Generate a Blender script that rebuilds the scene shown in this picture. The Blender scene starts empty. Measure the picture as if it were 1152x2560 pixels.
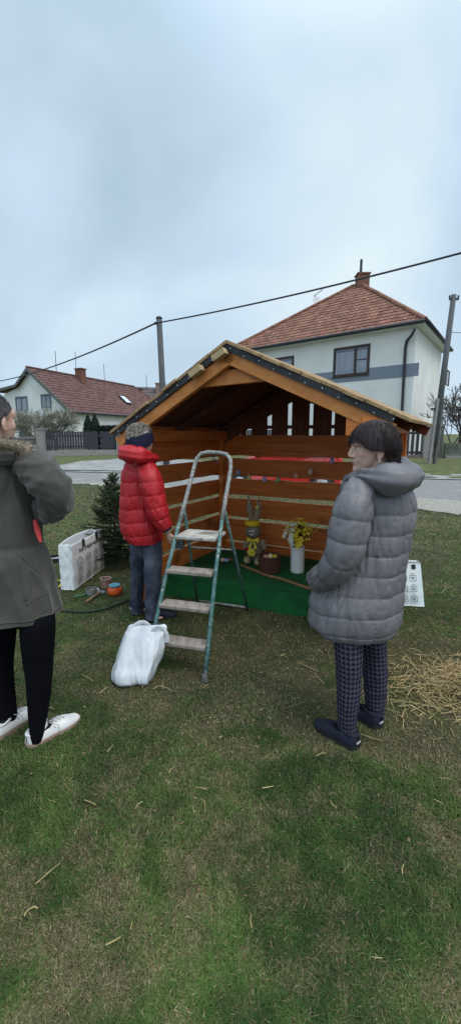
import bpy, bmesh, math, random
import numpy as np
from mathutils import Vector, Matrix, noise
random.seed(7); rng = np.random.default_rng(11)
S = bpy.context.scene
COL = S.collection
PI = math.pi
rad = math.radians
# ---------------------------------------------------------------- camera geometry
CAM_H, FOC, PITCH = 1.55, 1100.0, rad(10.05)
cp, sp = math.cos(PITCH), math.sin(PITCH)
def ray(px, py):
    dx = (px - 576) / FOC; dy = (1280 - py) / FOC
    return Vector((dx, cp + dy * sp, -sp + dy * cp))
EYE = Vector((0, 0, CAM_H))
def at(px, py, Y):
    d = ray(px, py); return EYE + d * (Y / d.y)
def gnd(px, py, z=0.0):
    d = ray(px, py); return EYE + d * ((z - CAM_H) / d.z)
def onplane(px, py, P, n):
    d = ray(px, py); n = Vector(n); return EYE + d * ((Vector(P) - EYE).dot(n) / d.dot(n))
def smooth(a, b, x):
    t = min(1, max(0, (x - a) / (b - a))); return t * t * (3 - 2 * t)
def lerp(a, b, t): return a + (b - a) * t
def nz(x, y, z=0.0): return noise.noise(Vector((x, y, z)))
# ---------------------------------------------------------------- mesh builder
class MB:
    def __init__(s): s.v = []; s.f = []; s.uv = {}; s.c = {}; s.m = {}
    def add(s, verts, faces, col=None, mi=None):
        b = len(s.v); s.v += [Vector(p) for p in verts]
        for f in faces:
            if col is not None: s.c[len(s.f)] = col
            if mi is not None: s.m[len(s.f)] = mi
            s.f.append([i + b for i in f])
        return b
    def box(s, c, size, R=None, col=None, taper=1.0):
        x, y, z = [k / 2 for k in size]; c = Vector(c)
        vs = []
        for sz in (-1, 1):
            t = taper if sz > 0 else 1
            for sx, sy in ((-1, -1), (1, -1), (1, 1), (-1, 1)):
                p = Vector((sx * x * t, sy * y * t, sz * z)); vs.append(c + (R @ p if R else p))
        s.add(vs, [(3, 2, 1, 0), (4, 5, 6, 7), (0, 1, 5, 4), (1, 2, 6, 5), (2, 3, 7, 6), (3, 0, 4, 7)], col)
    def beam(s, a, b, w, h, up=(0, 0, 1), col=None):
        a, b = Vector(a), Vector(b); d = (b - a); L = d.length; d.normalize(); up = Vector(up)
        x = d.cross(up).normalized(); z = x.cross(d)
        R = Matrix((x, d, z)).transposed(); s.box((a + b) / 2, (w, L, h), R, col)
    def tube(s, pts, r, n=8, cap=True, flat=None, col=None, puff=None):
        pts = [Vector(p) for p in pts]; m = len(pts)
        rs = r if isinstance(r, (list, tuple)) else [r] * m
        T = [(pts[min(i + 1, m - 1)] - pts[max(i - 1, 0)]).normalized() for i in range(m)]
        up = Vector((0, 0, 1)) if abs(T[0].z) < .9 else Vector((0, 1, 0))
        X = T[0].cross(up).normalized(); b = len(s.v); L = 0
        for i in range(m):
            X = (X - T[i] * X.dot(T[i])).normalized(); Yv = T[i].cross(X)
            if i: L += (pts[i] - pts[i - 1]).length
            for k in range(n):
                a = 2 * PI * k / n; rr = rs[i]
                rx, ry = (rr if not isinstance(rr, tuple) else rr[0]), (rr if not isinstance(rr, tuple) else rr[1])
                q = X * math.cos(a) * rx + Yv * math.sin(a) * ry
                if puff: q = q + q.normalized() * puff(L, a, pts[i])
                s.v.append(pts[i] + q)
        for i in range(m - 1):
            for k in range(n):
                k2 = (k + 1) % n
                if col is not None: s.c[len(s.f)] = col
                s.f.append([b + i * n + k, b + i * n + k2, b + (i + 1) * n + k2, b + (i + 1) * n + k])
        if cap:
            for fc in ([b + k for k in range(n)][::-1], [b + (m - 1) * n + k for k in range(n)]):
                if col is not None: s.c[len(s.f)] = col
                s.f.append(fc)
    def lathe(s, prof, c, n=24, R=None, col=None, wob=None):
        c = Vector(c); b = len(s.v); m = len(prof)
        for i, (r, z) in enumerate(prof):
            for k in range(n):
                a = 2 * PI * k / n; rr = r * (1 + (wob(a, z) if wob else 0))
                p = Vector((rr * math.cos(a), rr * math.sin(a), z)); s.v.append(c + (R @ p if R else p))
        for i in range(m - 1):
            for k in range(n):
                k2 = (k + 1) % n
                if col is not None: s.c[len(s.f)] = col
                s.f.append([b + i * n + k, b + i * n + k2, b + (i + 1) * n + k2, b + (i + 1) * n + k])
        for fc in ([b + k for k in range(n)][::-1], [b + (m - 1) * n + k for k in range(n)]):
            if col is not None: s.c[len(s.f)] = col
            s.f.append(fc)
    def ball(s, c, r, nu=14, nv=9, R=None, col=None, disp=None):
        c = Vector(c); r = (r, r, r) if not isinstance(r, (tuple, list)) else r
        b = len(s.v); 
        def P(d):
            q = Vector((d.x * r[0], d.y * r[1], d.z * r[2]))
            if disp: q = q * (1 + disp(d))
            return c + (R @ q if R else q)
        s.v.append(P(Vector((0, 0, -1))))
        for j in range(1, nv):
            t = -PI / 2 + PI * j / nv
            for k in range(nu):
                a = 2 * PI * k / nu; s.v.append(P(Vector((math.cos(t) * math.cos(a), math.cos(t) * math.sin(a), math.sin(t)))))
        s.v.append(P(Vector((0, 0, 1)))); top = len(s.v) - 1
        st = len(s.f)
        for k in range(nu):
            k2 = (k + 1) % nu
            s.f.append([b, b + 1 + k2, b + 1 + k])
            for j in range(nv - 2):
                s.f.append([b + 1 + j * nu + k, b + 1 + j * nu + k2, b + 1 + (j + 1) * nu + k2, b + 1 + (j + 1) * nu + k])
            s.f.append([b + 1 + (nv - 2) * nu + k, b + 1 + (nv - 2) * nu + k2, top])
        if col is not None:
            for i in range(st, len(s.f)): s.c[i] = col
    def grid(s, fn, nu, nv, closed=False, uvf=None, skip=None, flip=False):
        """fn(u,v) u,v in 0..1; closed wraps u"""
        b = len(s.v); w = nu if closed else nu + 1
        for j in range(nv + 1):
            for i in range(w): s.v.append(Vector(fn(i / nu, j / nv)))
        for j in range(nv):
            for i in range(nu):
                if skip and skip((i + .5) / nu, (j + .5) / nv): continue
                i2 = (i + 1) % w
                fc = [b + j * w + i, b + j * w + i2, b + (j + 1) * w + i2, b + (j + 1) * w + i]
                if uvf: s.uv[len(s.f)] = [uvf(i / nu, j / nv), uvf((i + 1) / nu, j / nv), uvf((i + 1) / nu, (j + 1) / nv), uvf(i / nu, (j + 1) / nv)]
                if flip: fc = fc[::-1]
                s.f.append(fc)
        return b
    def prism(s, pts, off, col=None):
        off = Vector(off); n = len(pts); P = [Vector(p) for p in pts]
        s.add(P + [p + off for p in P], [list(range(n))[::-1], list(range(n, 2 * n))] + [[i, (i + 1) % n, n + (i + 1) % n, n + i] for i in range(n)], col)
    def build(s, name, mats, parent=None, smooth=False, world=False, bevel=0, solid=0, subd=0, remesh=0, smoothit=0):
        me = bpy.data.meshes.new(name)
        V = s.v
        if world and parent is not None:
            Mi = WM[parent.name].inverted(); V = [Mi @ v for v in V]
        me.from_pydata([tuple(v) for v in V], [], s.f)
        mats = mats if isinstance(mats, (list, tuple)) else [mats]
        for m in mats: me.materials.append(m)
        if s.uv:
            uvl = me.uv_layers.new(name='UVMap')
            for pi, u in s.uv.items():
                p = me.polygons[pi]
                for k, li in enumerate(p.loop_indices): uvl.data[li].uv = u[k]
        if s.c:
            ca = me.color_attributes.new('Col', 'FLOAT_COLOR', 'CORNER')
            for p in me.polygons:
                c = s.c.get(p.index, (1, 1, 1))
                for li in p.loop_indices: ca.data[li].color = (c[0], c[1], c[2], 1)
        for pi, mi in s.m.items(): me.polygons[pi].material_index = mi
        if smooth: me.polygons.foreach_set('use_smooth', [True] * len(me.polygons))
        me.update()
        o = bpy.data.objects.new(name, me); COL.objects.link(o)
        if parent is not None: o.parent = parent
        WM[o.name] = WM[parent.name] if parent is not None else Matrix.Identity(4)
        if remesh:
            md = o.modifiers.new('R', 'REMESH'); md.mode = 'VOXEL'; md.voxel_size = remesh; md.use_smooth_shade = True
        if smoothit:
            md = o.modifiers.new('Sm', 'SMOOTH'); md.iterations = smoothit; md.factor = .5
        if solid:
            md = o.modifiers.new('So', 'SOLIDIFY'); md.thickness = solid; md.offset = 0
        if bevel:
            md = o.modifiers.new('Be', 'BEVEL'); md.width = bevel; md.segments = 2; md.limit_method = 'ANGLE'
        if subd:
            md = o.modifiers.new('Su', 'SUBSURF'); md.levels = subd; md.render_levels = subd
        return o
WM = {}
def tag(o, label=None, cat=None, group=None, kind=None):
    if label: o['label'] = label
    if cat: o['category'] = cat
    if group: o['group'] = group
    if kind: o['kind'] = kind
    WM[o.name] = Matrix.Translation(o.location) @ o.rotation_euler.to_matrix().to_4x4()
    return o
def thing(name, loc, rz, label, cat, group=None):
    o = bpy.data.objects.new(name, None); COL.objects.link(o)
    o.location = loc; o.rotation_euler = (0, 0, rz); o.empty_display_size = .1
    return tag(o, label, cat, group)
# ---------------------------------------------------------------- materials
def mat(name, c1, c2=None, rough=.8, scale=6, stretch=(1, 1, 1), detail=5, var=.18, bump=0, bscale=None, metal=0,
        attr=False, patch=None, pscale=3, pth=(.5, .6), sheen=0, spec=.35, trans=0, alpha=1, coat=0, lo=.3, hi=.7):
    m = bpy.data.materials.new(name); m.use_nodes = True; N = m.node_tree.nodes; L = m.node_tree.links
    b = N['Principled BSDF']; b.inputs['Roughness'].default_value = rough; b.inputs['Metallic'].default_value = metal
    b.inputs['Specular IOR Level'].default_value = spec
    if coat: b.inputs['Coat Weight'].default_value = coat
    if sheen: b.inputs['Sheen Weight'].default_value = sheen
    if trans: b.inputs['Transmission Weight'].default_value = trans
    if alpha < 1: b.inputs['Alpha'].default_value = alpha
    c1 = tuple(c1); c2 = tuple(c2) if c2 else tuple(min(1, k * (1 + var)) for k in c1); ca = c1 if c2 and var == 0 else tuple(k * (1 - var) for k in c1)
    tc = N.new('ShaderNodeTexCoord'); mp = N.new('ShaderNodeMapping'); mp.inputs['Scale'].default_value = stretch
    L.new(tc.outputs['Object'], mp.inputs['Vector'])
    no = N.new('ShaderNodeTexNoise'); no.inputs['Scale'].default_value = scale; no.inputs['Detail'].default_value = detail
    L.new(mp.outputs['Vector'], no.inputs['Vector'])
    mr = N.new('ShaderNodeMapRange'); mr.inputs['From Min'].default_value = lo; mr.inputs['From Max'].default_value = hi
    L.new(no.outputs['Fac'], mr.inputs['Value'])
    mx = N.new('ShaderNodeMix'); mx.data_type = 'RGBA'
    mx.inputs['A'].default_value = (*ca, 1); mx.inputs['B'].default_value = (*c2, 1)
    L.new(mr.outputs['Result'], mx.inputs['Factor']); out = mx.outputs['Result']
    if patch:
        n2 = N.new('ShaderNodeTexNoise'); n2.inputs['Scale'].default_value = pscale; n2.inputs['Detail'].default_value = 8
        L.new(tc.outputs['Object'], n2.inputs['Vector'])
        m2 = N.new('ShaderNodeMapRange'); m2.inputs['From Min'].default_value = pth[0]; m2.inputs['From Max'].default_value = pth[1]
        L.new(n2.outputs['Fac'], m2.inputs['Value'])
        x2 = N.new('ShaderNodeMix'); x2.data_type = 'RGBA'; x2.inputs['B'].default_value = (*patch, 1)
        L.new(out, x2.inputs['A']); L.new(m2.outputs['Result'], x2.inputs['Factor']); out = x2.outputs['Result']
    if attr:
        at_ = N.new('ShaderNodeAttribute'); at_.attribute_name = 'Col'
        x3 = N.new('ShaderNodeMix'); x3.data_type = 'RGBA'; x3.blend_type = 'MULTIPLY'; x3.inputs['Factor'].default_value = 1
        L.new(out, x3.inputs['A']); L.new(at_.outputs['Color'], x3.inputs['B']); out = x3.outputs['Result']
    L.new(out, b.inputs['Base Color'])
    if bump:
        n4 = N.new('ShaderNodeTexNoise'); n4.inputs['Scale'].default_value = bscale or scale; n4.inputs['Detail'].default_value = 6
        L.new(mp.outputs['Vector'], n4.inputs['Vector'])
        bp = N.new('ShaderNodeBump'); bp.inputs['Strength'].default_value = 1; bp.inputs['Distance'].default_value = bump
        L.new(n4.outputs['Fac'], bp.inputs['Height']); L.new(bp.outputs['Normal'], b.inputs['Normal'])
    return m
def h_ground(x, y):
    e = y + .222 * x - 16.62      # distance beyond the far road edge
    return .3 * smooth(.3, 2.6, e) + (.0 if e < 3 else min(1.0, .012 * (e - 3)))
# ================================================================ world, light, camera
W = bpy.data.worlds.new('World'); S.world = W; W.use_nodes = True
N = W.node_tree.nodes; L = W.node_tree.links; bg = N['Background']
sky = N.new('ShaderNodeTexSky'); sky.sky_type = 'NISHITA'; sky.sun_disc = False
sd = Vector((.45, -.38, 1.0)).normalized()   # sun direction, set high behind the camera to light the ground
sun_el = math.asin(sd.z); sun_az = math.atan2(sd.x, sd.y)
sky.sun_elevation = sun_el; sky.sun_rotation = sun_az
sky.air_density = 1.2; sky.dust_density = 3
tc = N.new('ShaderNodeTexCoord')
def wnoise(scale, stretch, detail, dist=0, loc=(0, 0, 0)):
    mp = N.new('ShaderNodeMapping'); mp.inputs['Scale'].default_value = stretch; mp.inputs['Location'].default_value = loc
    L.new(tc.outputs['Generated'], mp.inputs['Vector'])
    n = N.new('ShaderNodeTexNoise'); n.inputs['Scale'].default_value = scale; n.inputs['Detail'].default_value = detail
    n.inputs['Roughness'].default_value = .45; n.inputs['Distortion'].default_value = dist
    L.new(mp.outputs['Vector'], n.inputs['Vector']); return n.outputs['Fac']
def dotdir(px, py, p):
    d = ray(px, py).normalized()
    v = N.new('ShaderNodeVectorMath'); v.operation = 'DOT_PRODUCT'; L.new(tc.outputs['Generated'], v.inputs[0]); v.inputs[1].default_value = d
    m = N.new('ShaderNodeMath'); m.operation = 'MAXIMUM'; L.new(v.outputs['Value'], m.inputs[0]); m.inputs[1].default_value = 0
    q = N.new('ShaderNodeMath'); q.operation = 'POWER'; L.new(m.outputs[0], q.inputs[0]); q.inputs[1].default_value = p
    return q.outputs[0]
def wmath(op, a, b, c=None):
    m = N.new('ShaderNodeMath'); m.operation = op
    for i, k in enumerate((a, b, c)):
        if k is None: continue
        if isinstance(k, (int, float)): m.inputs[i].default_value = k
        else: L.new(k, m.inputs[i])
    return m.outputs[0]
n1 = wnoise(1.7, (1, 1, 1.3), 5, .6, (3.1, 1.2, .4)); n2 = wnoise(4.5, (1, 1, 2.2), 4, .3)
g1 = dotdir(900, 230, 16); g2 = dotdir(150, 100, 9); g3 = dotdir(60, 330, 60)
val = wmath('MULTIPLY_ADD', n1, 1.05, -.04)
val = wmath('MULTIPLY_ADD', n2, .12, val)
val = wmath('MULTIPLY_ADD', g1, .40, val)
val = wmath('MULTIPLY_ADD', g3, .12, val)
val = wmath('MULTIPLY_ADD', g2, -.14, val)
cr = N.new('ShaderNodeValToRGB'); L.new(val, cr.inputs['Fac'])
e = cr.color_ramp.elements
e[0].position = .3; e[0].color = (.35, .49, .58, 1)
e[1].position = .96; e[1].color = (.88, 1.0, 1.0, 1)
k = e.new(.62); k.color = (.585, .745, .895, 1)
sc = N.new('ShaderNodeMix'); sc.data_type = 'RGBA'; sc.blend_type = 'MULTIPLY'; sc.inputs['Factor'].default_value = 1
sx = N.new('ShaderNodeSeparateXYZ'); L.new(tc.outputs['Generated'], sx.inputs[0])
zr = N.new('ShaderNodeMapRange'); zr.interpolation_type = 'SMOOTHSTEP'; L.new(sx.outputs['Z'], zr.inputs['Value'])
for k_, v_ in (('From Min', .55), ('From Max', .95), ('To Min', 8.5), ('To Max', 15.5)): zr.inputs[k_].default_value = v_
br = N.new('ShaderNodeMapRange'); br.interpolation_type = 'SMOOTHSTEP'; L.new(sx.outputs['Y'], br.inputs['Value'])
for k_, v_ in (('From Min', .1), ('From Max', -.7), ('To Min', 1.0), ('To Max', 1.5)): br.inputs[k_].default_value = v_  # unseen sky overhead and behind the camera is brightened to light the ground
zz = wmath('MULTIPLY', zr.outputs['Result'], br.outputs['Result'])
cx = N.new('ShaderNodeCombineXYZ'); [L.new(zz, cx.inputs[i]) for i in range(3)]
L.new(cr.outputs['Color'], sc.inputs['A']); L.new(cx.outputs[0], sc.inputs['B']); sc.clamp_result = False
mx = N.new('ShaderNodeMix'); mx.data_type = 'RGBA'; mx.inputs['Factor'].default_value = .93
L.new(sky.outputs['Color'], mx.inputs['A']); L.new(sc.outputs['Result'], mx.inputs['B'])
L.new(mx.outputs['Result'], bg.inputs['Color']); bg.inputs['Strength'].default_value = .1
sl = bpy.data.lights.new('sun', 'SUN'); sl.energy = 1.45; sl.angle = rad(40); sl.color = (1, .93, .84)
so = bpy.data.objects.new('sun', sl); COL.objects.link(so)
so.rotation_euler = Vector((-sd.x, -sd.y, -sd.z)).to_track_quat('-Z', 'Y').to_euler()
cd = bpy.data.cameras.new('camera'); cam = bpy.data.objects.new('camera', cd); COL.objects.link(cam)
cam.location = EYE; cam.rotation_euler = (rad(90) - PITCH, 0, 0)
cd.sensor_fit = 'VERTICAL'; cd.sensor_height = 36; cd.sensor_width = 36 * .45; cd.lens = 36 * FOC / 2560; cd.clip_end = 2000; cd.clip_start = .05
S.camera = cam
S.view_settings.view_transform = 'Standard'; S.view_settings.look = 'None'; S.view_settings.exposure = .30; S.view_settings.gamma = 1
# ================================================================ ground, road
M_ground = mat('lawn_soil', (.048, .052, .020), (.095, .088, .042), rough=1, scale=2.2, detail=9, patch=(.038, .050, .016), pscale=3, pth=(.45, .6), bump=.02, bscale=60, var=.1)
M_road = mat('worn_asphalt', (.20, .20, .193), (.29, .288, .28), rough=.9, scale=9, detail=8, patch=(.34, .31, .265), pscale=.8, pth=(.56, .7), bump=.01, bscale=60)
M_conc = mat('pale_concrete', (.27, .268, .26), (.34, .338, .33), rough=.9, scale=3, detail=8, bump=.004, bscale=40)
M_gravel = mat('gravel', (.24, .22, .18), (.46, .43, .38), rough=1, scale=22, detail=9, bump=.03, bscale=30)
M_verge = mat('verge_grass', (.075, .095, .03), (.135, .14, .055), rough=1, scale=3, detail=9, bump=.03, bscale=25)
xs = sorted(set([-900, -500, -250, -120, -70] + [-45 + 1.5 * i for i in range(61)] + [70, 120, 250, 500, 900]))
ys = sorted(set([-300, -100, -40, -15, -6, -3] + [0 + 1.0 * i for i in range(60)] + [65, 75, 90, 120, 180, 300, 500, 900]))
mb = MB()
for y in ys:
    for x in xs: mb.v.append(Vector((x, y, h_ground(x, y))))
w = len(xs)
for j in range(len(ys) - 1):
    for i in range(w - 1):
        a = j * w + i; mb.f.append([a, a + 1, a + w + 1, a + w])
        if ys[j] + .222 * xs[i] > 16.4: mb.m[len(mb.f) - 1] = 1
g = mb.build('ground', [M_ground, M_verge], smooth=True); tag(g, kind='structure')
def ynear(x):
    pts = [(-60, 27.5), (-5.45, 14.03), (-3.85, 13.6), (0, 12.1), (4.46, 9.45), (8, 7.3), (30, -4)]
    for (a, ya), (b, yb) in zip(pts, pts[1:]):
        if x <= b: return ya + (yb - ya) * (x - a) / (b - a)
    return -4
def yfar(x): return 16.6 - .222 * x
def strip(name, m, fa, fb, x0, x1, dx, z, nv=4, kind='structure', rough=0.0, followz=False):
    mb = MB(); n = int((x1 - x0) / dx)
    def fn(u, v):
        x = x0 + (x1 - x0) * u; ya, yb = fa(x), fb(x)
        ya += rough * nz(x * 2.1, 3.3) + rough * .6 * nz(x * 6, 9.1)
        y = ya + (yb - ya) * v
        return (x, y, (h_ground(x, y) if followz else 0) + z)
    mb.grid(fn, n, nv); o = mb.build(name, m, smooth=True); tag(o, kind=kind); return o
strip('road', M_road, ynear, yfar, -45, 28, .15, .008, rough=.35)
strip('gravel_shoulder', M_gravel, lambda x: ynear(x) - .25 - .8 * smooth(1, 5, x), lambda x: ynear(x) + .3 + 1.0 * smooth(1, 5, x), -30, 20, .1, .014, rough=.5)
strip('pavement', M_conc, lambda x: yfar(x) + .05, lambda x: yfar(x) + .75 + .2 * math.sin(x), -40, 25, .4, .03, followz=True, nv=8)
# driveway rising towards the left house
mb = MB()
pa = [gnd(60, 1178), gnd(205, 1168, .05), gnd(270, 1158, .2), gnd(305, 1149, .3), gnd(330, 1144, .32)]
def dfn(u, v):
    k = min(3, int(u * 4)); t = u * 4 - k; p = pa[k].lerp(pa[k + 1], t)
    q = Vector((p.x + .6 + 3.0 * u, yfar(p.x + .6 + 3 * u) + .3, 0)); q = Vector((lerp(-6.5, 2.5, u), yfar(lerp(-6.5, 2.5, u)) + .5, 0))
    r = p.lerp(q, v); return (r.x, r.y, h_ground(r.x, r.y) + .06)
mb.grid(dfn, 40, 24); tag(mb.build('driveway', M_conc, smooth=True), kind='structure')
# pale kerb stones at the far right of the road
M_kerb = mat('kerb_stone', (.36, .355, .33), (.5, .49, .46), rough=.9, scale=8)
mb = MB()
for i in range(36):
    x = 3.2 + i * .62
    if i % 4 == 3 and i % 3: continue
    y = yfar(x) - .02 + .9
    R = Matrix.Rotation(-.2185 + random.uniform(-.03, .03), 3, 'Z')
    mb.box((x, y, h_ground(x, y) + .04), (.58, .14, .10), R)
tag(mb.build('kerb', M_kerb, bevel=.01), kind='structure')
# ================================================================ right house
M_plaster = mat('white_plaster', (.71, .70, .67), (.79, .78, .755), rough=.95, scale=.7, detail=8, bump=.004, bscale=60, var=.05)
M_band = mat('grey_plaster_band', (.20, .23, .28), rough=.9, var=.05)
M_tile = mat('red_clay_tile', (.225, .098, .064), (.31, .150, .102), rough=.8, scale=3, attr=True)
M_tile2 = mat('old_red_tile', (.125, .062, .054), (.18, .092, .080), rough=.85, scale=3, attr=True)
M_tile3 = mat('grey_tile', (.13, .11, .11), rough=.9, attr=True)
M_dark = mat('dark_metal', (.03, .032, .04), rough=.5, var=.1)
M_frame = mat('brown_window_frame', (.05, .028, .022), rough=.5)
M_glass = mat('window_glass', (.07, .09, .12), rough=.06, spec=.9, var=.05)
M_curt = mat('white_net_curtain', (.30, .32, .38), rough=.9, scale=14, stretch=(1, 1, .05), var=.15)
M_white = mat('white_paint', (.7, .7, .7), rough=.6, var=.04)
M_brick = mat('red_brick', (.15, .065, .048), (.22, .10, .075), rough=.9, scale=12)
def tile_plane(mb, E0, E1, R0, R1, row=.34, tw=.28, amp=.028, step=.035):
    """E0,E1 eave ends; R0,R1 ridge ends"""
    E0, E1, R0, R1 = map(Vector, (E0, E1, R0, R1))
    slope = ((R0 + R1) / 2 - (E0 + E1) / 2); nrm = (E1 - E0).cross(slope).normalized()
    if nrm.z < 0: nrm = -nrm
    ex = (E1 - E0).normalized(); sd_ = (slope - ex * slope.dot(ex)); Ls = sd_.length
    rows = max(2, int(Ls / row))
    for j in range(rows):
        a0, b0 = E0.lerp(R0, j / rows), E1.lerp(R1, j / rows)
        a1, b1 = E0.lerp(R0, (j + 1) / rows), E1.lerp(R1, (j + 1) / rows)
        # clip to the common span
        x0 = (a0 - E0).dot(ex); x1 = (b0 - E0).dot(ex)
        n = max(1, int((x1 - x0) / (tw / 5))); b = len(mb.v); org = a0 - ex * x0
        off = (a1 - a0) - ex * (a1 - a0).dot(ex)
        u0 = (a1 - E0).dot(ex); u1 = (b1 - E0).dot(ex)
        for i in range(n + 1):
            x = x0 + (x1 - x0) * i / n
            wv = amp * abs(math.sin(PI * x / tw))
            xt = min(max(x, u0), u1)
            mb.v.append(org + ex * x + nrm * (wv + step)); mb.v.append(org + ex * xt + off + nrm * wv)
            mb.v.append(org + ex * x + nrm * (wv - .02))
        for i in range(n):
            tid = int((x0 + (x1 - x0) * (i + .5) / n) / tw); random.seed(tid * 131 + j * 17); k = random.uniform(.72, 1.18)
            c = (k, k * random.uniform(.92, 1.06), k)
            q = b + i * 3
            mb.c[len(mb.f)] = c; mb.f.append([q, q + 3, q + 4, q + 1])
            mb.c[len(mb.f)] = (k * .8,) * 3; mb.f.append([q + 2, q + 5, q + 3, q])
    random.seed(5)
wL = Vector((-.735, .678, 0)); wR = Vector((.545, .839, 0))
E0 = at(1062, 800, 23.5)
EV = E0.z; Lh, Wh = 14.2, 9.6
hc = E0 + wL * .5 + wR * .5; hc.z = 0
house = thing('house', (hc.x, hc.y, .3), 0, 'two storey white house with a red tiled hipped roof behind the wooden stall', 'house')
mb = MB()
ft = [hc, hc + wL * (Lh - 1), hc + wL * (Lh - 1) + wR * (Wh - 1), hc + wR * (Wh - 1)]
mb.prism([(p.x, p.y, .1) for p in ft], (0, 0, EV - .12)); mb.build('wall', M_plaster, house, world=True)
apex = onplane(898, 713, E0 + wL * 5.2 + wR * 4.7, (0, 1, 0)); apex = Vector(((E0 + wL * 5.2 + wR * 4.7).x, (E0 + wL * 5.2 + wR * 4.7).y, apex.z))
cs = [E0, E0 + wL * Lh, E0 + wL * Lh + wR * Wh, E0 + wR * Wh]
mb = MB(); ridge = wL * .6
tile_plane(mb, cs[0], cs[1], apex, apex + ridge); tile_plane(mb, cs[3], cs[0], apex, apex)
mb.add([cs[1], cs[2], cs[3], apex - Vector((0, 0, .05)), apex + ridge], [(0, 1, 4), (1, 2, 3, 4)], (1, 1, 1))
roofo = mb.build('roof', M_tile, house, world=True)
mb = MB()
for a, b in ((cs[0], apex), (cs[1], apex + ridge), (apex, apex + ridge)):
    n = max(2, int((b - a).length / .33))
    for i in range(n):
        p = a.lerp(b, i / n); q = a.lerp(b, (i + 1.12) / n)
        mb.tube([p + Vector((0, 0, .05)), q + Vector((0, 0, .09))], [.13, .10], 8, col=(random.uniform(.8, 1.2),) * 3)
mb.build('ridge_tiles', M_tile, roofo, world=True)
mb = MB()  # soffit
mb.prism([p + Vector((0, 0, -.14)) for p in cs], (0, 0, .08)); mb.build('soffit', M_white, house, world=True)
mb = MB()
for a, b in ((cs[0], cs[1]), (cs[0], cs[3])):
    o = (b - a).normalized(); nn = Vector((o.y, -o.x, 0)) * (1 if a is cs[0] and b is cs[1] else 1)
    if nn.dot(EYE - a) < 0: nn = -nn
    mb.tube([a + nn * .09 - Vector((0, 0, .03)), b + nn * .09 - Vector((0, 0, .03))], .10, 8)
mb.build('gutter', M_dark, house, world=True, smooth=True)
nL = Vector((wL.y, -wL.x, 0)); nL = nL if nL.dot(EYE - hc) > 0 else -nL
nR = Vector((wR.y, -wR.x, 0)); nR = nR if nR.dot(EYE - hc) > 0 else -nR
mb = MB()
hw = lambda px, py, d=.0: onplane(px, py, hc + nL * d, nL)
t0 = hw(1036, 822, .45); 
mb.tube([t0, hw(1028, 838, .42), hw(1016, 852, .12), hw(1012, 870, .1), hw(1003, 1040, .1), Vector((*hw(1003, 1040, .1).xy, .3))], .075, 10)
mb.build('downpipe', M_dark, house, world=True, smooth=True)
def rect_on(px0, py0, px1, py1, P, n, t):
    """axis aligned rectangle on a wall plane from two px corners: returns origin, width vector, height"""
    a = onplane(px0, py1, P, n); b = onplane(px1, py1, P, n); c = onplane(px0, py0, P, n)
    return a, Vector((b.x - a.x, b.y - a.y, 0)), c.z - a.z
def window(par, a, wv, h, n, panes, fr=M_frame, fw=.13, depth=.06, curtain=True, mull=None):
    """a lower-left corner on wall; wv width vector; builds frame part with glass"""
    ex = wv.normalized(); wd = wv.length; ez = Vector((0, 0, 1)); n = Vector(n)
    R = Matrix((ex, n, ez)).transposed()
    mb = MB()
    def bar(x0, x1, z0, z1, d0, d1): mb.box(a + ex * (x0 + x1) / 2 + ez * (z0 + z1) / 2 + n * (d0 + d1) / 2, (x1 - x0, d1 - d0, z1 - z0), R)
    bar(0, wd, 0, fw, .0, depth); bar(0, wd, h - fw, h, .0, depth); bar(0, fw, fw, h - fw, 0, depth); bar(wd - fw, wd, fw, h - fw, 0, depth)
    for x in panes: bar(x * wd - fw * .55, x * wd + fw * .55, fw, h - fw, 0, depth)
    if mull: bar(mull[0] * wd, wd - fw, mull[1] * h, mull[1] * h + .05, 0, depth - .01)
    f = mb.build('window', fr, par, world=True)
    mb = MB(); mb.box(a + ex * wd / 2 + ez * h / 2 + n * .012, (wd - fw, .012, h - fw), R); mb.build('pane', M_glass, f, world=True)
    if curtain:
        mb = MB(); 
        x0, x1 = fw * 1.2, wd - fw * 1.2
        mb.grid(lambda u, v: a + ex * (x0 + (x1 - x0) * u) + ez * (fw + (h * .82 - fw) * v) + n * (.024 + .005 * math.sin(u * 70)), 60, 2)
        mb.build('curtain', M_curt, f, world=True)
    if fw == .05: return f
    mb = MB(); mb.box(a + ex * wd / 2 - ez * .02 + n * .06, (wd + .1, .12, .04), R); mb.build('sill', M_white if fr is not M_frame else M_frame, f, world=True)
    return f
a, wv, h = rect_on(832, 872, 921, 944, hc, nL, 0); window(house, a, wv, h, nL, [.62], mull=(.62, .5))
a, wv, h = rect_on(664, 899, 733, 960, hc, nL, 0); window(house, a, wv, h, nL, [.5])
a, wv, h = rect_on(1112, 921, 1119, 962, hc, nR, 0); window(house, a, wv, h, nR, [], fw=.05, curtain=False)
mb = MB(); a, wv, h = rect_on(600, 954, 1042, 978, hc, nL, 0)
mb.box(a + wv / 2 + Vector((0, 0, h / 2)) + nL * .012, (wv.length, .02, h), Matrix((wv.normalized(), nL, Vector((0, 0, 1)))).transposed()); mb.build('painted_band', M_band, house, world=True)
mb = MB(); mb.box(apex + Vector((.1, .1, .22)), (.74, .74, .80)); mb.box(apex + Vector((.1, .1, .66)), (.86, .86, .08)); ch = mb.build('chimney', M_brick, house, world=True)
mb = MB(); mb.tube([apex + Vector((-.05, 0, .8)), apex + Vector((-.05, 0, 1.55))], .085, 10); mb.build('flue_pipe', M_dark, ch, world=True)
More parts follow.
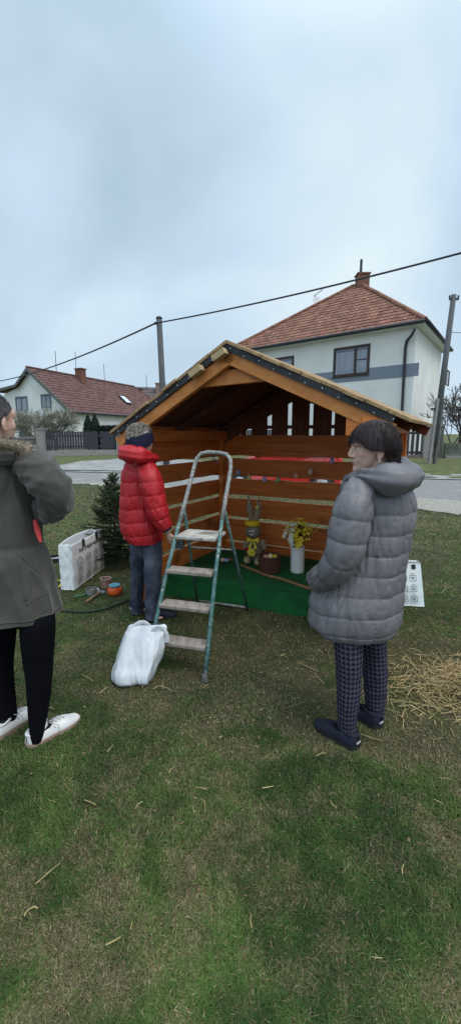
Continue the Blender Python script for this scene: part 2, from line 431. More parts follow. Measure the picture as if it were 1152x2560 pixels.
# aerial with dish on left hip
pd = at(786, 752, (apex + wL * 4).y)
mb = MB(); mb.tube([pd - Vector((0, 0, .5)), pd + Vector((0, 0, .35))], .025, 6)
mb.tube([pd + Vector((-.1, 0, .3)), pd + Vector((.55, -.1, .75))], .02, 6)
for i in range(5): mb.tube([pd + Vector((.02 + .11 * i, -.25, .38 + .075 * i)), pd + Vector((.02 + .11 * i, .25, .38 + .075 * i))], .01, 5)
ae = mb.build('aerial', M_dark, house, world=True)
mb = MB(); mb.lathe([(.01, 0), (.12, .01), (.22, .05), (.28, .1)], pd + Vector((.1, -.1, -.05)), 20, Matrix.Rotation(rad(80), 3, 'X')); mb.build('dish', M_white, ae, world=True, solid=.01)
# ================================================================ left house
wS = Vector((.342, .940, 0)); wG = Vector((-.866, .5, 0))
G1 = at(180, 1024, 33); G1g = Vector((G1.x, G1.y, .2))
nG = Vector((-wG.y, wG.x, 0)); nG = nG if nG.dot(EYE - G1) > 0 else -nG
nS = Vector((wS.y, -wS.x, 0))
lh = thing('house', G1g, 0, 'white gabled house with old reddish brown tiled roof behind the dark picket fence', 'house')
gp = lambda px, py: onplane(px, py, G1, nG)
Pk, Sh, Lf = gp(76, 921), gp(48, 962), gp(-20, 980); LB = gp(10, 984)
out = [G1g, Vector((LB.x, LB.y, .2)), LB - Vector((0, 0, .1)), Sh - Vector((0, 0, .12)), Pk - Vector((0, 0, .12)), G1 - Vector((0, 0, .05))]
mb = MB(); mb.prism(out, wS * 15); mb.build('wall', M_plaster, lh, world=True)
ov = -wS * .35; LenR = 17.5
mb = MB(); dwn = (G1 - Pk).normalized() * .35
tile_plane(mb, G1 + dwn + ov, G1 + dwn + wS * LenR, Pk + ov, Pk + wS * (LenR - 3), row=.36, tw=.3)
mb.add([Pk + ov, Pk + wS * LenR, Sh + wS * LenR, Sh + ov], [(0, 1, 2, 3)], (1, 1, 1)); mb.add([Sh + ov, Sh + wS * LenR, Lf + wS * LenR, Lf + ov], [(0, 1, 2, 3)], (1, 1, 1))
mb.add([G1 + dwn + wS * LenR, Pk + wS * (LenR - 3), Sh + wS * LenR], [(0, 1, 2)], (1, 1, 1))
rf = mb.build('roof', M_tile2, lh, world=True)
mb = MB()
for a, b in ((Pk, G1 + dwn), (Pk, Sh), (Sh, Lf)):
    mb.beam(a + ov - Vector((0, 0, .10)) - wS * .03, b + ov - Vector((0, 0, .10)) - wS * .03, .06, .2)
mb.build('bargeboard', mat('grey_bargeboard', (.11, .12, .12), rough=.8), lh, world=True)
mb = MB(); mb.tube([Pk + ov + Vector((0, 0, .05)), Pk + wS * (LenR - 3) + Vector((0, 0, .05))], .11, 8, col=(.8, .8, .8)); mb.tube([Pk + wS * (LenR - 3) + Vector((0, 0, .05)), G1 + dwn + wS * LenR], .11, 8, col=(.8, .8, .8)); mb.build('ridge_tiles', M_tile2, rf, world=True, smooth=True)
mb = MB(); mb.tube([G1 + dwn + ov + nS * .08, G1 + dwn + wS * LenR + nS * .08], .08, 8); mb.build('gutter', M_dark, lh, world=True)
M_fr2 = mat('grey_window_frame', (.10, .12, .14), rough=.5)
for q in ((43, 992, 72, 1029), (106, 986, 130, 1022), (52, 1078, 80, 1106), (112, 1078, 135, 1100)):
    a, wv, h = rect_on(*q, G1, nG, 0); window(lh, a, wv, h, nG, [.5], fr=M_fr2, fw=.08, curtain=q[1] < 1000)
cb = onplane(203, 944, (Pk + G1) / 2 + (Pk - G1) * .36, (0, 1, 0))
def roofpt(px, py):
    n_ = (G1 - Pk).cross(wS).normalized(); return onplane(px, py, Pk, n_)
cb = roofpt(203, 952)
R_ = Matrix((wG, wS, Vector((0, 0, 1)))).transposed()
mb = MB(); mb.box(cb + Vector((0, 0, .35)), (.75, .65, 1.2), R_); mb.box(cb + Vector((0, 0, .99)), (.9, .8, .08), R_); mb.build('chimney', M_brick, lh, world=True)
sk = roofpt(312, 1003); n_ = (G1 - Pk).cross(wS).normalized(); n_ = n_ if n_.z > 0 else -n_
dn = (G1 - Pk).normalized()
mb = MB(); mb.box(sk + n_ * .12, (.8, 1.2, .1), Matrix((wS, dn, n_)).transposed()); skf = mb.build('skylight', M_dark, lh, world=True)
mb = MB(); mb.box(sk + n_ * .2, (.66, 1.05, .04), Matrix((wS, dn, n_)).transposed()); mb.build('pane', mat('bright_skylight_glass', (.7, .75, .8), rough=.1, spec=.9), skf, world=True)
for px, py, hh in ((142, 927, 1.7), (192, 940, 2.2), (262, 950, 1.6)):
    mb = MB(); p = roofpt(px, py + 4); mb.tube([p, p + Vector((0, 0, hh))], .025, 5); mb.build('aerial_rod', M_dark, lh, world=True)
# small rear house
P2 = at(315, 972, 52); bh = thing('house', (P2.x, P2.y, .4), 0, 'grey roofed house far behind the white gabled house', 'house')
mb = MB(); r0, r1 = at(300, 966, 52), at(470, 985, 50); e0, e1 = at(300, 1022, 48), at(470, 1030, 46)
tile_plane(mb, e0, e1, r0, r1, row=.5, tw=.4); mb.build('roof', M_tile3, bh, world=True)
mb = MB(); mb.prism([(e0.x, e0.y + .4, .3), (e1.x, e1.y + .4, .3), (r1.x, r1.y, .3), (r0.x, r0.y, .3)], (0, 0, e0.z - .4)); mb.build('wall', M_plaster, bh, world=True)
cq = at(402, 985, 50)
mb = MB(); mb.box(cq + Vector((0, 0, .3)), (.95, .9, 1.6)); mb.box(cq + Vector((0, 0, 1.1)), (1.1, 1.05, .1)); mb.build('chimney', mat('pale_brick', (.24, .16, .13), rough=.9), bh, world=True)
mb = MB(); p = at(367, 975, 50); mb.tube([p, p + Vector((0, 0, 1.6))], .03, 5); mb.build('aerial', M_dark, bh, world=True)
# ================================================================ fences
M_darkwood = mat('dark_fence_wood', (.03, .028, .04), (.05, .048, .062), rough=.8, scale=8, stretch=(6, 6, .6))
M_post = mat('concrete_post', (.24, .22, .21), rough=.9, scale=9)
M_greywood = mat('weathered_grey_wood', (.085, .085, .075), (.15, .15, .135), rough=.9, scale=10, stretch=(5, 5, .5), var=.2)
fA = gnd(108, 1142, .3); fB = gnd(304, 1139, .3); fd = (fB - fA); fL = fd.length; fd.normalize()
def gz(p): return h_ground(p.x, p.y)
pf = thing('picket_fence', (fA.x, fA.y, gz(fA)), 0, 'long dark picket fence between concrete posts in front of the white gabled house', 'fence')
mb = MB(); n = int(fL / .14)
for i in range(n):
    if i in (int(n * .67),): continue
    p = fA + fd * (.25 + i * .14); z = gz(p)
    mb.beam(p + Vector((0, 0, z + .35 - p.z)), p + Vector((0, 0, z + 1.35 + random.uniform(-.02, .02) - p.z)), .128, .02, up=(fd.y, -fd.x, 0))
mb.build('pickets', M_darkwood, pf, world=True)
mb = MB()
for zz in (.5, 1.1): mb.beam(Vector((fA.x, fA.y + .05, gz(fA) + zz)), Vector((fB.x, fB.y + .05, gz(fB) + zz)), .05, .09)
mb.build('rail', M_darkwood, pf, world=True)
for p in (fA, fB):
    mb = MB(); mb.box((p.x, p.y, gz(p) + .72), (.42, .42, 1.46)); mb.box((p.x, p.y, gz(p) + 1.48), (.5, .5, .06)); mb.build('post', M_post, pf, world=True)
mb = MB(); mb.beam(Vector((fA.x, fA.y, gz(fA) + .12)), Vector((fB.x, fB.y, gz(fB) + .12)), .3, .36); mb.build('plinth', M_post, pf, world=True)
wl = thing('wall', (fA.x - 6, fA.y + 2.4, .3), 0, 'low dark garden wall left of the picket fence post', 'wall')
mb = MB(); mb.beam((fA.x - 9, fA.y + 3.5, .8), (fA.x - .3, fA.y + .2, .8), .25, 1.0); mb.build('wall_body', M_greywood, wl, world=True)
mb = MB(); mb.beam((fA.x - 9, fA.y + 3.5, 1.34), (fA.x - .3, fA.y + .2, 1.34), .33, .07); mb.build('coping', M_post, wl, world=True)
# second dark fence right of post, behind the stall
p0 = fB + Vector((.4, .1, 0)); p1 = p0 + Vector((9, 1.0, 0))
fc2 = thing('board_fence', (p0.x, p0.y, gz(p0)), 0, 'plain dark board fence continuing behind the person in red', 'fence')
mb = MB(); dd = (p1 - p0).normalized()
for i in range(62):
    p = p0 + dd * i * .145; mb.beam((p.x, p.y, gz(p) + .1), (p.x, p.y, gz(p) + 1.4), .13, .02, up=(dd.y, -dd.x, 0))
mb.build('boards', M_darkwood, fc2, world=True)
mb = MB(); mb.beam((p0.x, p0.y + .05, gz(p0) + 1.0), (p1.x, p1.y + .05, gz(p1) + 1.0), .05, .09); mb.build('rail', M_darkwood, fc2, world=True)
# gate at right: dark boards with light gaps
g0 = at(955, 1140, 22.8); g1 = at(1052, 1142, 22.6); g0.z = g1.z = 0; gd = (g1 - g0).normalized(); gl = (g1 - g0).length
gate = thing('slatted_gate', (g0.x, g0.y, .45), 0, 'dark slatted gate with open gaps in front of the white two storey house', 'gate')
mb = MB(); n = int(gl / .215)
for i in range(n + 1):
    p = g0 + gd * (i * gl / n); mb.beam((p.x, p.y, .50), (p.x, p.y, 1.85), .14, .025, up=(gd.y, -gd.x, 0))
mb.build('slats', M_darkwood, gate, world=True)
mb = MB()
for zz in (.62, 1.60): mb.beam((g0.x, g0.y + .04, zz), (g1.x, g1.y + .04, zz), .05, .12)
mb.build('rail', M_darkwood, gate, world=True)
mb = MB(); mb.beam((g0.x, g0.y, .36), (g1.x, g1.y, .36), .3, .26); mb.build('threshold', mat('reddish_plinth', (.17, .12, .11), rough=.9), gate, world=True)
mb = MB(); mb.box((g1.x + .13, g1.y - .1, 1.08), (.3, .3, 1.6)); mb.build('post', M_post, gate, world=True)
b0 = g1 + Vector((.33, .05, 0)); b1 = at(1100, 1140, 22.4); b1.z = 0
gf = thing('board_fence', (b0.x, b0.y, .45), 0, 'weathered grey board fence between the slatted gate and the bare bush', 'fence')
mb = MB(); dd = (b1 - b0).normalized(); n = int((b1 - b0).length / .15)
for i in range(n + 1):
    p = b0 + dd * i * .15; mb.beam((p.x, p.y, .30), (p.x, p.y, 1.95 + random.uniform(-.03, .03)), .145, .03, up=(dd.y, -dd.x, 0))
mb.build('boards', M_greywood, gf, world=True)
lw = thing('wall', (b1.x + .2, b1.y - .1, .4), 0, 'low mossy grey wall under the bare bush at right edge', 'wall')
mb = MB(); mb.beam((b1.x + .1, b1.y - .1, .68), (b1.x + 8, b1.y - 1.2, .68), .25, .85); mb.build('wall_body', mat('mossy_concrete', (.075, .085, .06), (.14, .145, .12), rough=.95, scale=3), lw, world=True)
mb = MB(); mb.beam((b1.x + .1, b1.y - .3, .38), (b1.x + 8, b1.y - 1.4, .38), .3, .2); mb.build('plinth', M_post, lw, world=True)
# ================================================================ poles and wires
M_pole = mat('grey_pole_wood', (.075, .08, .085), (.125, .13, .135), rough=.9, scale=8, stretch=(8, 8, .4))
pl = at(398, 797, 19); pb = Vector((at(408, 960, 19).x + .05, 19, .3))
tl = thing('utility_pole', pb, 0, 'slim grey utility pole rising behind the left roof slope of the stall', 'pole')
mb = MB(); mb.tube([pb, pl], [.14, .115], 14); mb.build('shaft', M_pole, tl, world=True, smooth=True)
mb = MB(); mb.lathe([(.13, 0), (.135, .03), (.08, .09)], pl, 14); mb.build('cap', M_dark, tl, world=True)
ip = at(389, 808, 18.9); mb = MB(); mb.tube([pl - Vector((0, 0, .22)), ip], .03, 8); mb.ball(ip, .06); mb.build('insulator', M_dark, tl, world=True)
ra = at(1077, 1163, 18.7); ra.z = .28; rb = at(1133, 737, 18.9)
tr = thing('utility_pole', ra, 0, 'leaning wooden utility pole on twin concrete feet at the right edge', 'pole')
mb = MB(); lean = (rb - ra); mb.tube([ra + lean * .12 + Vector((.02, 0, 0)), rb], [.13, .10], 12); mb.build('shaft', M_pole, tr, world=True, smooth=True)
for sx in (-.12, .12):
    mb = MB(); mb.beam(ra + Vector((sx, 0, -.1)), ra + lean * .40 + Vector((sx * .9, 0, 0)), .09, .2, up=(0, 1, 0)); mb.build('foot', M_post if sx < 0 else M_greywood, tr, world=True)
mb = MB(); mb.beam(rb + Vector((-.16, 0, -.16)), rb + Vector((.2, 0, -.16)), .08, .08); 
for sx in (-.16, .19): mb.tube([rb + Vector((sx, 0, -.14)), rb + Vector((sx, 0, -.02))], .035, 8)
mb.build('crossarm', M_dark, tr, world=True)
mb = MB(); 
for t_ in (.34,): 
    q = ra + lean * t_; mb.box(q + Vector((0, 0, 0)), (.62, .1, .07))
mb.build('clamp', M_dark, tr, world=True)
def wire(name, pts_a, b, sag, r, lab):
    mb = MB(); a = Vector(pts_a); n = 40; b = Vector(b)
    P = [a.lerp(b, i / n) - Vector((0, 0, sag * 4 * (i / n) * (1 - i / n))) for i in range(n + 1)]
    mb.tube(P, r, 6); o = mb.build(name, M_dark, smooth=True); tag(o, lab, 'cable'); return o
wire('overhead_cable', ip, ip + (at(1250, 606, 12) - ip) * 1.5 + Vector((0, 0, .36)), .27, .028, 'thick overhead cable running right from the slim utility pole above the big roof')
wire('overhead_cable', ip, at(-60, 960, 40), .5, .035, 'thick overhead cable falling left from the slim utility pole over the white gabled house')
wire('service_wire', rb + (ra - rb) * .21, at(1230, 828, 19), .05, .012, 'thin wire leaving the leaning wooden pole to the right')
# ================================================================ far vegetation
M_bark = mat('grey_bark', (.10, .092, .078), (.17, .155, .13), rough=.95, scale=12)
M_bark2 = mat('pale_olive_bark', (.20, .19, .14), (.29, .28, .215), rough=.95, scale=12)
M_bark3 = mat('dark_twigs', (.075, .058, .05), (.13, .10, .088), rough=.95, scale=12)
def branch(mb, p, d, L, r, depth, spread, up=.1, minr=.006, kids=(2, 4)):
    n = 4; pts = [p]; dd = d.copy()
    for i in range(n):
        dd = (dd + Vector((random.gauss(0, .13), random.gauss(0, .13), random.gauss(0, .1) + up * .3))).normalized()
        pts.append(pts[-1] + dd * L / n)
    mb.tube(pts, [max(minr, r * (1 - .45 * i / n)) for i in range(n + 1)], 5 if r > .03 else 3, cap=False)
    if depth == 0: return
    for k in range(random.randint(*kids)):
        t = random.uniform(.35, 1); i = min(n - 1, int(t * n)); q = pts[i].lerp(pts[i + 1], t * n - i)
        nd = (dd + Vector((random.gauss(0, spread), random.gauss(0, spread), random.gauss(0, spread * .8) + up))).normalized()
        branch(mb, q, nd, L * random.uniform(.55, .8), r * .55, depth - 1, spread, up, minr, kids)
tb = at(130, 1128, 27.5); tb.z = .35
bt = thing('bare_tree', tb, 0, 'pruned leafless tree with a pale rounded crown before the white gabled house', 'tree')
mb = MB(); c = MB()
mb.tube([tb, tb + Vector((-.3, 0, .5)), tb + Vector((-.8, 0, .95))], [.16, .12, .1], 8)
mb.tube([tb + Vector((.2, 0, 0)), tb + Vector((.35, 0, .7)), tb + Vector((.4, 0, 1.0))], [.1, .08, .07], 8)
mb.build('trunk', M_bark, bt, world=True, smooth=True)
for k in range(9):
    a = random.uniform(0, 2 * PI); branch(c, tb + Vector((-.8, 0, .9)), Vector((math.cos(a) * .9 - .2, math.sin(a) * .6, .55)).normalized(), 1.05, .05, 4, .55, .06, .009, (3, 5))
for k in range(6):
    a = random.uniform(0, 2 * PI); branch(c, tb + Vector((.4, 0, 1.0)), Vector((math.cos(a) * .7 + .1, math.sin(a) * .5, .7)).normalized(), .95, .04, 4, .5, .06, .009, (3, 5))
c.build('crown', M_bark2, bt, world=True)
sb = at(1140, 1130, 23.5); sb.z = .4
bt = thing('bare_bush', sb, 0, 'bare dark twiggy bush behind the low wall at right edge', 'bush')
c = MB(); mb = MB()
for k in range(16):
    a = random.uniform(0, 2 * PI); branch(c, sb + Vector((random.uniform(-.3, .9), 0, .5)), Vector((math.cos(a) * .55, math.sin(a) * .5, 1)).normalized(), 1.45, .04, 4, .38, .12, .011, (2, 4))
for k in range(5): mb.tube([sb + Vector((-.2 + .25 * k, 0, -.1)), sb + Vector((-.2 + .25 * k, 0, .7))], .045, 6)
mb.build('trunk', M_bark3, bt, world=True); c.build('crown', M_bark3, bt, world=True)
M_thuja = mat('thuja_green', (.010, .022, .016), (.025, .045, .03), rough=1, scale=8)
tb = at(233, 1128, 28); tb.z = .35
th = thing('thuja', tb, 0, 'dark two pointed columnar thuja behind the picket fence', 'tree')
mb = MB(); mb.tube([tb, tb + Vector((0, 0, 1))], .08, 6); mb.build('trunk', M_bark, th, world=True)
mb = MB()
for cx, hh in ((-.24, 2.0), (.24, 2.02)):
    for i in range(1500):
        t = random.random() ** .8; z = .25 + t * hh; rr = .36 * (1 - t ** 5) * random.uniform(.6, 1.05) * (.7 + .3 * min(1, t * 4)); a = random.uniform(0, 2 * PI)
        q = tb + Vector((cx * (1 - .1 * t) + rr * math.cos(a), rr * math.sin(a), z)); s_ = random.uniform(.05, .11); n2 = Vector((random.gauss(0, .3), random.gauss(0, .3), 1)).normalized()
        sd2 = n2.cross(Vector((math.cos(a), math.sin(a), .1))).normalized()
        mb.add([q - sd2 * s_ * .4, q + sd2 * s_ * .4, q + n2 * s_ * 1.8], [(0, 1, 2)])
    mb.lathe([(.01, .2), (.26, .35), (.30, 1.2), (.22, hh - .15), (.02, hh + .15)], tb + Vector((cx, 0, 0)), 12)
mb.build('foliage', M_thuja, th, world=True)
hb = at(272, 1128, 28); hb.z = .35
hg = thing('hedge', hb, 0, 'clipped dark square hedge right of the two pointed thuja', 'hedge')
mb = MB()
for i in range(4200):
    q = hb + Vector((random.uniform(-.62, .8), random.choice((-.5, .5)) if random.random() < .5 else random.uniform(-.5, .5), random.uniform(0, 1.75)))
    if random.random() < .3: q.z = hb.z + 1.4 + random.uniform(-.05, .07)
    s_ = .09; v1 = Vector((random.gauss(0, 1), random.gauss(0, 1), random.gauss(0, 1))).normalized(); v2 = v1.cross(Vector((.3, .5, .8))).normalized()
    mb.add([q - v1 * s_ * .5, q + v1 * s_ * .5, q + v2 * s_], [(0, 1, 2)])
mb.box(hb + Vector((.09, 0, .85)), (1.3, .9, 1.65)); mb.build('foliage', M_thuja, hg, world=True)
mb = MB(); mb.tube([hb, hb + Vector((0, 0, .5))], .05, 6); mb.build('stem', M_bark, hg, world=True)
# ================================================================ wooden stall
PHI = rad(-28); su = Vector((math.cos(PHI), math.sin(PHI), 0)); sv = Vector((-math.sin(PHI), math.cos(PHI), 0))
S0 = su * -2.53 + sv * 2.98
SM = Matrix.Translation(S0) @ Matrix.Rotation(PHI, 4, 'Z')
SMi = SM.inverted()
def sh_y(px, py, ly): return SMi @ onplane(px, py, SM @ Vector((0, ly, 0)), sv)
def sh_x(px, py, lx): return SMi @ onplane(px, py, SM @ Vector((lx, 0, 0)), su)
def sh_z(px, py, z): return SMi @ gnd(px, py, z)
WR, WD = 1.93, 1.52
def wood(name, st, c1=(.54, .138, .026), c2=(.70, .215, .046), **k):
    return mat(name, c1, c2, rough=.55, scale=3.5, stretch=st, detail=9, var=.12, bump=.0025, bscale=9, patch=(.26, .075, .018), pscale=2.6, pth=(.60, .72), spec=.4, **k)
MWx = wood('stained_board_x', (.7, 9, 9)); MWy = wood('stained_board_y', (9, .7, 9)); MWz = wood('stained_board_z', (9, 9, .7))
MR = wood('stained_rafter', (3, 8, 3), c1=(.52, .175, .040), c2=(.66, .255, .066))
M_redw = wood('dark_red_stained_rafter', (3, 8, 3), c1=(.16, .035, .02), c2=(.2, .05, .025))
M_raw = mat('raw_timber', (.40, .29, .15), (.52, .39, .22), rough=.8, scale=6, stretch=(1, 5, 1), patch=(.25, .17, .08), pscale=7, pth=(.6, .7))
M_felt = mat('black_roofing_felt', (.028, .03, .034), (.05, .052, .056), rough=.85, scale=20)
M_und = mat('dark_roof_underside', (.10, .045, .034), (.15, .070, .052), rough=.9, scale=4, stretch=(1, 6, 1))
MG = mat('shaded_gable_wood', (.15, .050, .026), (.21, .075, .038), rough=.7, scale=3.5, stretch=(9, 9, .7), detail=9)  # stall wood with the shade under the roof put into its colour
M_rb = mat('weathered_roof_board', (.33, .20, .095), (.45, .30, .16), rough=.8, scale=6, stretch=(5, .6, 5), patch=(.19, .12, .06), pscale=5, pth=(.55, .7))
shed = thing('wooden_stall', S0, PHI, 'open fronted orange brown timber stall with gabled roof on the lawn', 'stall')
def wavy(mb, a, b, z0, z1, th, n_, seed, amp=.008, n=26):
    """upright plank from a to b (xy), rough sawn wavy edges"""
    a = Vector((a[0], a[1], 0)); b = Vector((b[0], b[1], 0)); n_ = Vector(n_)
    prev = None; base = len(mb.v)
    for i in range(n + 1):
        t = i / n; p = a.lerp(b, t)
        lo = z0 + amp * nz(t * 5, seed * 3.7) + amp * .4 * nz(t * 17, seed); hi = z1 + amp * nz(t * 4.3, seed * 1.9 + 9) + amp * .4 * nz(t * 15, seed + 4)
        for o_, z in ((-th / 2, lo), (th / 2, lo), (th / 2, hi), (-th / 2, hi)): mb.v.append(Vector((p.x, p.y, z)) + n_ * o_)
    for i in range(n):
        q = base + i * 4
        for k in range(4):
            k2 = (k + 1) % 4; mb.f.append([q + k, q + k2, q + 4 + k2, q + 4 + k])
    mb.f.append([base, base + 3, base + 2, base + 1]); q = base + n * 4; mb.f.append([q, q + 1, q + 2, q + 3])
# gaps between horizontal planks, heights read in the back corner
def bz(py): return sh_y(560, py, WD).z
def bzr(py): return sh_y(850, py, WD).z
edges = [(1085, 1086), (1142, 1146)]
gapL = [(1141.5, 1147.5), (1192, 1198), (1236, 1244), (1285, 1292), (1345, 1349), (1382, 1386)]   # at x=560
gapR = [(1142, 1151), (1196, 1205), (1251, 1264), (1319, 1327), (1384, 1389), (1430, 1434)]       # at x=850
lev = [(1.60, 1.60)]
zsL = [(sh_y(560, a, WD).z, sh_y(560, b, WD).z) for a, b in gapL]; zsR = [(sh_y(850, a, WD).z, sh_y(850, b, WD).z) for a, b in gapR]
zg = [((l[0] + r[0]) / 2, (l[1] + r[1]) / 2) for l, r in zip(zsL, zsR)]
top0 = sh_y(700, 1088, WD).z
tops = [top0] + [g_[1] for g_ in zg]; bots = [g_[0] for g_ in zg]
for i in range(6):
    mb = MB(); wavy(mb, (.0, WD), (WR, WD), bots[i], tops[i], .024, (0, 1, 0), i + 1, .010); mb.build('wall_board', MWx, shed)
# left wall planks: same levels
lev2 = []
for i, (a, b) in enumerate(((1143, 1151), (1190, 1202), (1240, 1248), (1286, 1295), (1337, 1344), (1385, 1390))):
    lev2.append((sh_x(520, a, 0).z, sh_x(520, b, 0).z))
tl = [1.62, sh_x(520, 1098, 0).z - .004] + [q[1] for q in lev2]; blv = [sh_x(520, 1098, 0).z + .002] + [q[0] for q in lev2]
for i in range(7):
    if i < len(blv) and i < len(tl):
        mb = MB(); wavy(mb, (0, 0), (0, WD - .02), blv[i], tl[i], .024, (1, 0, 0), i + 20, .010); mb.build('wall_board', MWy, shed)
for i in range(6):  # right wall
    mb = MB(); wavy(mb, (WR, 0.03), (WR, WD - .02), bots[i], tops[i], .024, (1, 0, 0), i + 40, .010); mb.build('wall_board', MWy, shed)
mb = MB(); wavy(mb, (WR, 0.03), (WR, WD - .02), top0 + .01, 1.66, .024, (1, 0, 0), 50, .004); mb.build('wall_board', MWy, shed)
# posts (outside corners, plus battens)
for (x, y) in ((.05, -.03), (WR + .05, .04), (.05, WD + .05), (WR + .05, WD + .05)):
    mb = MB(); mb.box((x, y, .82), (.07, .07, 1.64)); mb.build('post', MWz, shed, bevel=.004)
for (x, y) in ((.045, WD - .045), ):
    mb = MB(); mb.box((x, y, .8), (.05, .05, 1.6)); mb.build('corner_batten', MWz, shed)
# roof geometry (front plane y=-.13)
FY, BYr = -.13, WD + .16
PKX, PKZ = .977, 2.204
LX, LZ = -.15, 1.565
RX, RZ = 2.235, 1.638
def roofz(x): return PKZ - (PKX - x) * (PKZ - LZ) / (PKX - LX) if x < PKX else PKZ - (x - PKX) * (PKZ - RZ) / (RX - PKX)
for side, (ex_, ez_) in enumerate(((LX, LZ), (RX, RZ))):
    nb = 8 if side == 0 else 9
    P = Vector((PKX, 0, PKZ)); E_ = Vector((ex_, 0, ez_)); d = (E_ - P); Ls = d.length; d.normalize(); nn = Vector((-d.z, 0, d.x)); nn = nn if nn.z > 0 else -nn
    R = Matrix((d, Vector((0, 1, 0)), nn)).transposed()
    for k in range(nb):
        w_ = Ls / nb; c = P + d * (w_ * (k + .5)) - nn * (.012 - .002 * (k % 2))
        jit = random.uniform(-.012, .012); extra = .0 if k < nb - 2 else random.uniform(0, .03)
        mb = MB(); mb.box(c + Vector((0, (FY + BYr) / 2 + jit, 0)), (w_ - .006, BYr - FY + abs(jit), .022), R); mb.build('roof_board', M_rb, shed, bevel=.002)
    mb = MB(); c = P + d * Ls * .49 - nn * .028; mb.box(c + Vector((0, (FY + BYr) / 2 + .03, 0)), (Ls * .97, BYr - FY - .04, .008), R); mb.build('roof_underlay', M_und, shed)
    # felt apron at the front
    Lf_ = Ls * (.96 if side == 0 else .93)
    mb = MB(); c = P + d * Lf_ * .5 - nn * .046; mb.box(c + Vector((0, FY + .012, 0)), (Lf_, .006, .042), R); mb.build('felt_strip', M_felt, shed)
    for k in range(11):
        q = P + d * (Ls * (k + .45) / 11.3) - nn * (.045 + .012 * (k % 2)); mb = MB(); mb.ball(q + Vector((0, FY + .005, 0)), .0040, 8, 5); mb.build('nail', mat('zinc_nail', (.7, .7, .7), rough=.4) if k == 0 and side == 0 else bpy.data.materials['zinc_nail'], shed, smooth=True)
    # front rafter, mid rafter, rear rafter
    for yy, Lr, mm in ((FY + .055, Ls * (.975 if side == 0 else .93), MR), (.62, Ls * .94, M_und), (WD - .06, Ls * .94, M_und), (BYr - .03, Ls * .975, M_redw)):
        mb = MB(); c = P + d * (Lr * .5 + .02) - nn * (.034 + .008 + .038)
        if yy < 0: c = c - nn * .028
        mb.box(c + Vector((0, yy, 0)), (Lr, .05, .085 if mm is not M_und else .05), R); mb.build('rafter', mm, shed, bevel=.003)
# collar tie (two pieces) and top plates
mt = (sh_y(470, 969, -.03), sh_y(512, 960, -.03), sh_y(700, 940, -.03))
mb = MB(); za = sh_y(600, 942, 0).z
mb.beam(sh_y(512, 951, -.02), sh_y(705, 930, -.02), .045, .105); mb.build('collar_tie', MR, shed, bevel=.003)
mb = MB(); mb.beam(sh_y(470, 957, .03), sh_y(530, 949, .03), .045, .10); mb.build('collar_tie', MWx, shed, bevel=.003)
for x in (.05, WR + .05):
    mb = MB(); zt = roofz(x) - .145
    mb.box((x, (WD) / 2, zt), (.10, WD + .22, .10)); mb.build('top_plate', MWy, shed, bevel=.003)
mb = MB(); mb.box((WR - .03, -.06, 1.60), (.14, .06, .12)); mb.build('corner_block', MWx, shed, bevel=.003)
mb = MB(); mb.box((.0, -.06, 1.57), (.07, .06, .09)); mb.build('corner_block', MR, shed, bevel=.003)
# pale timber blocks on the left rafter
for px, py in ((491, 929), (549, 888)):
    q = sh_y(px, py, FY - .02); P = Vector((PKX, 0, PKZ)); d = (Vector((LX, 0, LZ)) - P).normalized(); nn = Vector((-d.z, 0, d.x)); nn = nn if nn.z > 0 else -nn
    mb = MB(); mb.box(q, (.11, .06, .045), Matrix((d, Vector((0, 1, 0)), nn)).transposed()); mb.build('timber_block', M_raw, shed, bevel=.003)
# upper back boards (vertical) with slots
slots = [(578, 601), (613, 627), (665, 677), (716, 727), (770, 780), (826, 834)]
zr1, zr0 = sh_y(700, 1062, WD).z, sh_y(700, 1073, WD).z
xs_ = [-.02]
for a, b in slots: xs_ += [sh_y(a, 1060, WD).x, sh_y(b, 1060, WD).x]
xs_.append(WR + .02)
segs = [(xs_[i], xs_[i + 1]) for i in range(0, len(xs_), 2)]
cut = [1068, 1040, 1012, 1005, 1003, 1003]
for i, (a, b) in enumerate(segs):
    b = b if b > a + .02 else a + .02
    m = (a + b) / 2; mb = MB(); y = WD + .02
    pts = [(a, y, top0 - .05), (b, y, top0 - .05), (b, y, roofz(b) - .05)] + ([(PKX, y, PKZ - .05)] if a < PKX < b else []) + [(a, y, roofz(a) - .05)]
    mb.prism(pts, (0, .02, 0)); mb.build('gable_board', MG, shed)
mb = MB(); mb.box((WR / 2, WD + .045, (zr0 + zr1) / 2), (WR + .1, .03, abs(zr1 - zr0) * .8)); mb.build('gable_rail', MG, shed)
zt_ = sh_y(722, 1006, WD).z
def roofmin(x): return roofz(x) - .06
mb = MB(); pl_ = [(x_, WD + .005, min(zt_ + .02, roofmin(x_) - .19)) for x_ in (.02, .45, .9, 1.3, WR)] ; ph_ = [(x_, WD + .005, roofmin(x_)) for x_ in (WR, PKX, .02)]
mb.prism(pl_ + ph_, (0, -.018, 0)); mb.build('gable_panel', MG, shed)
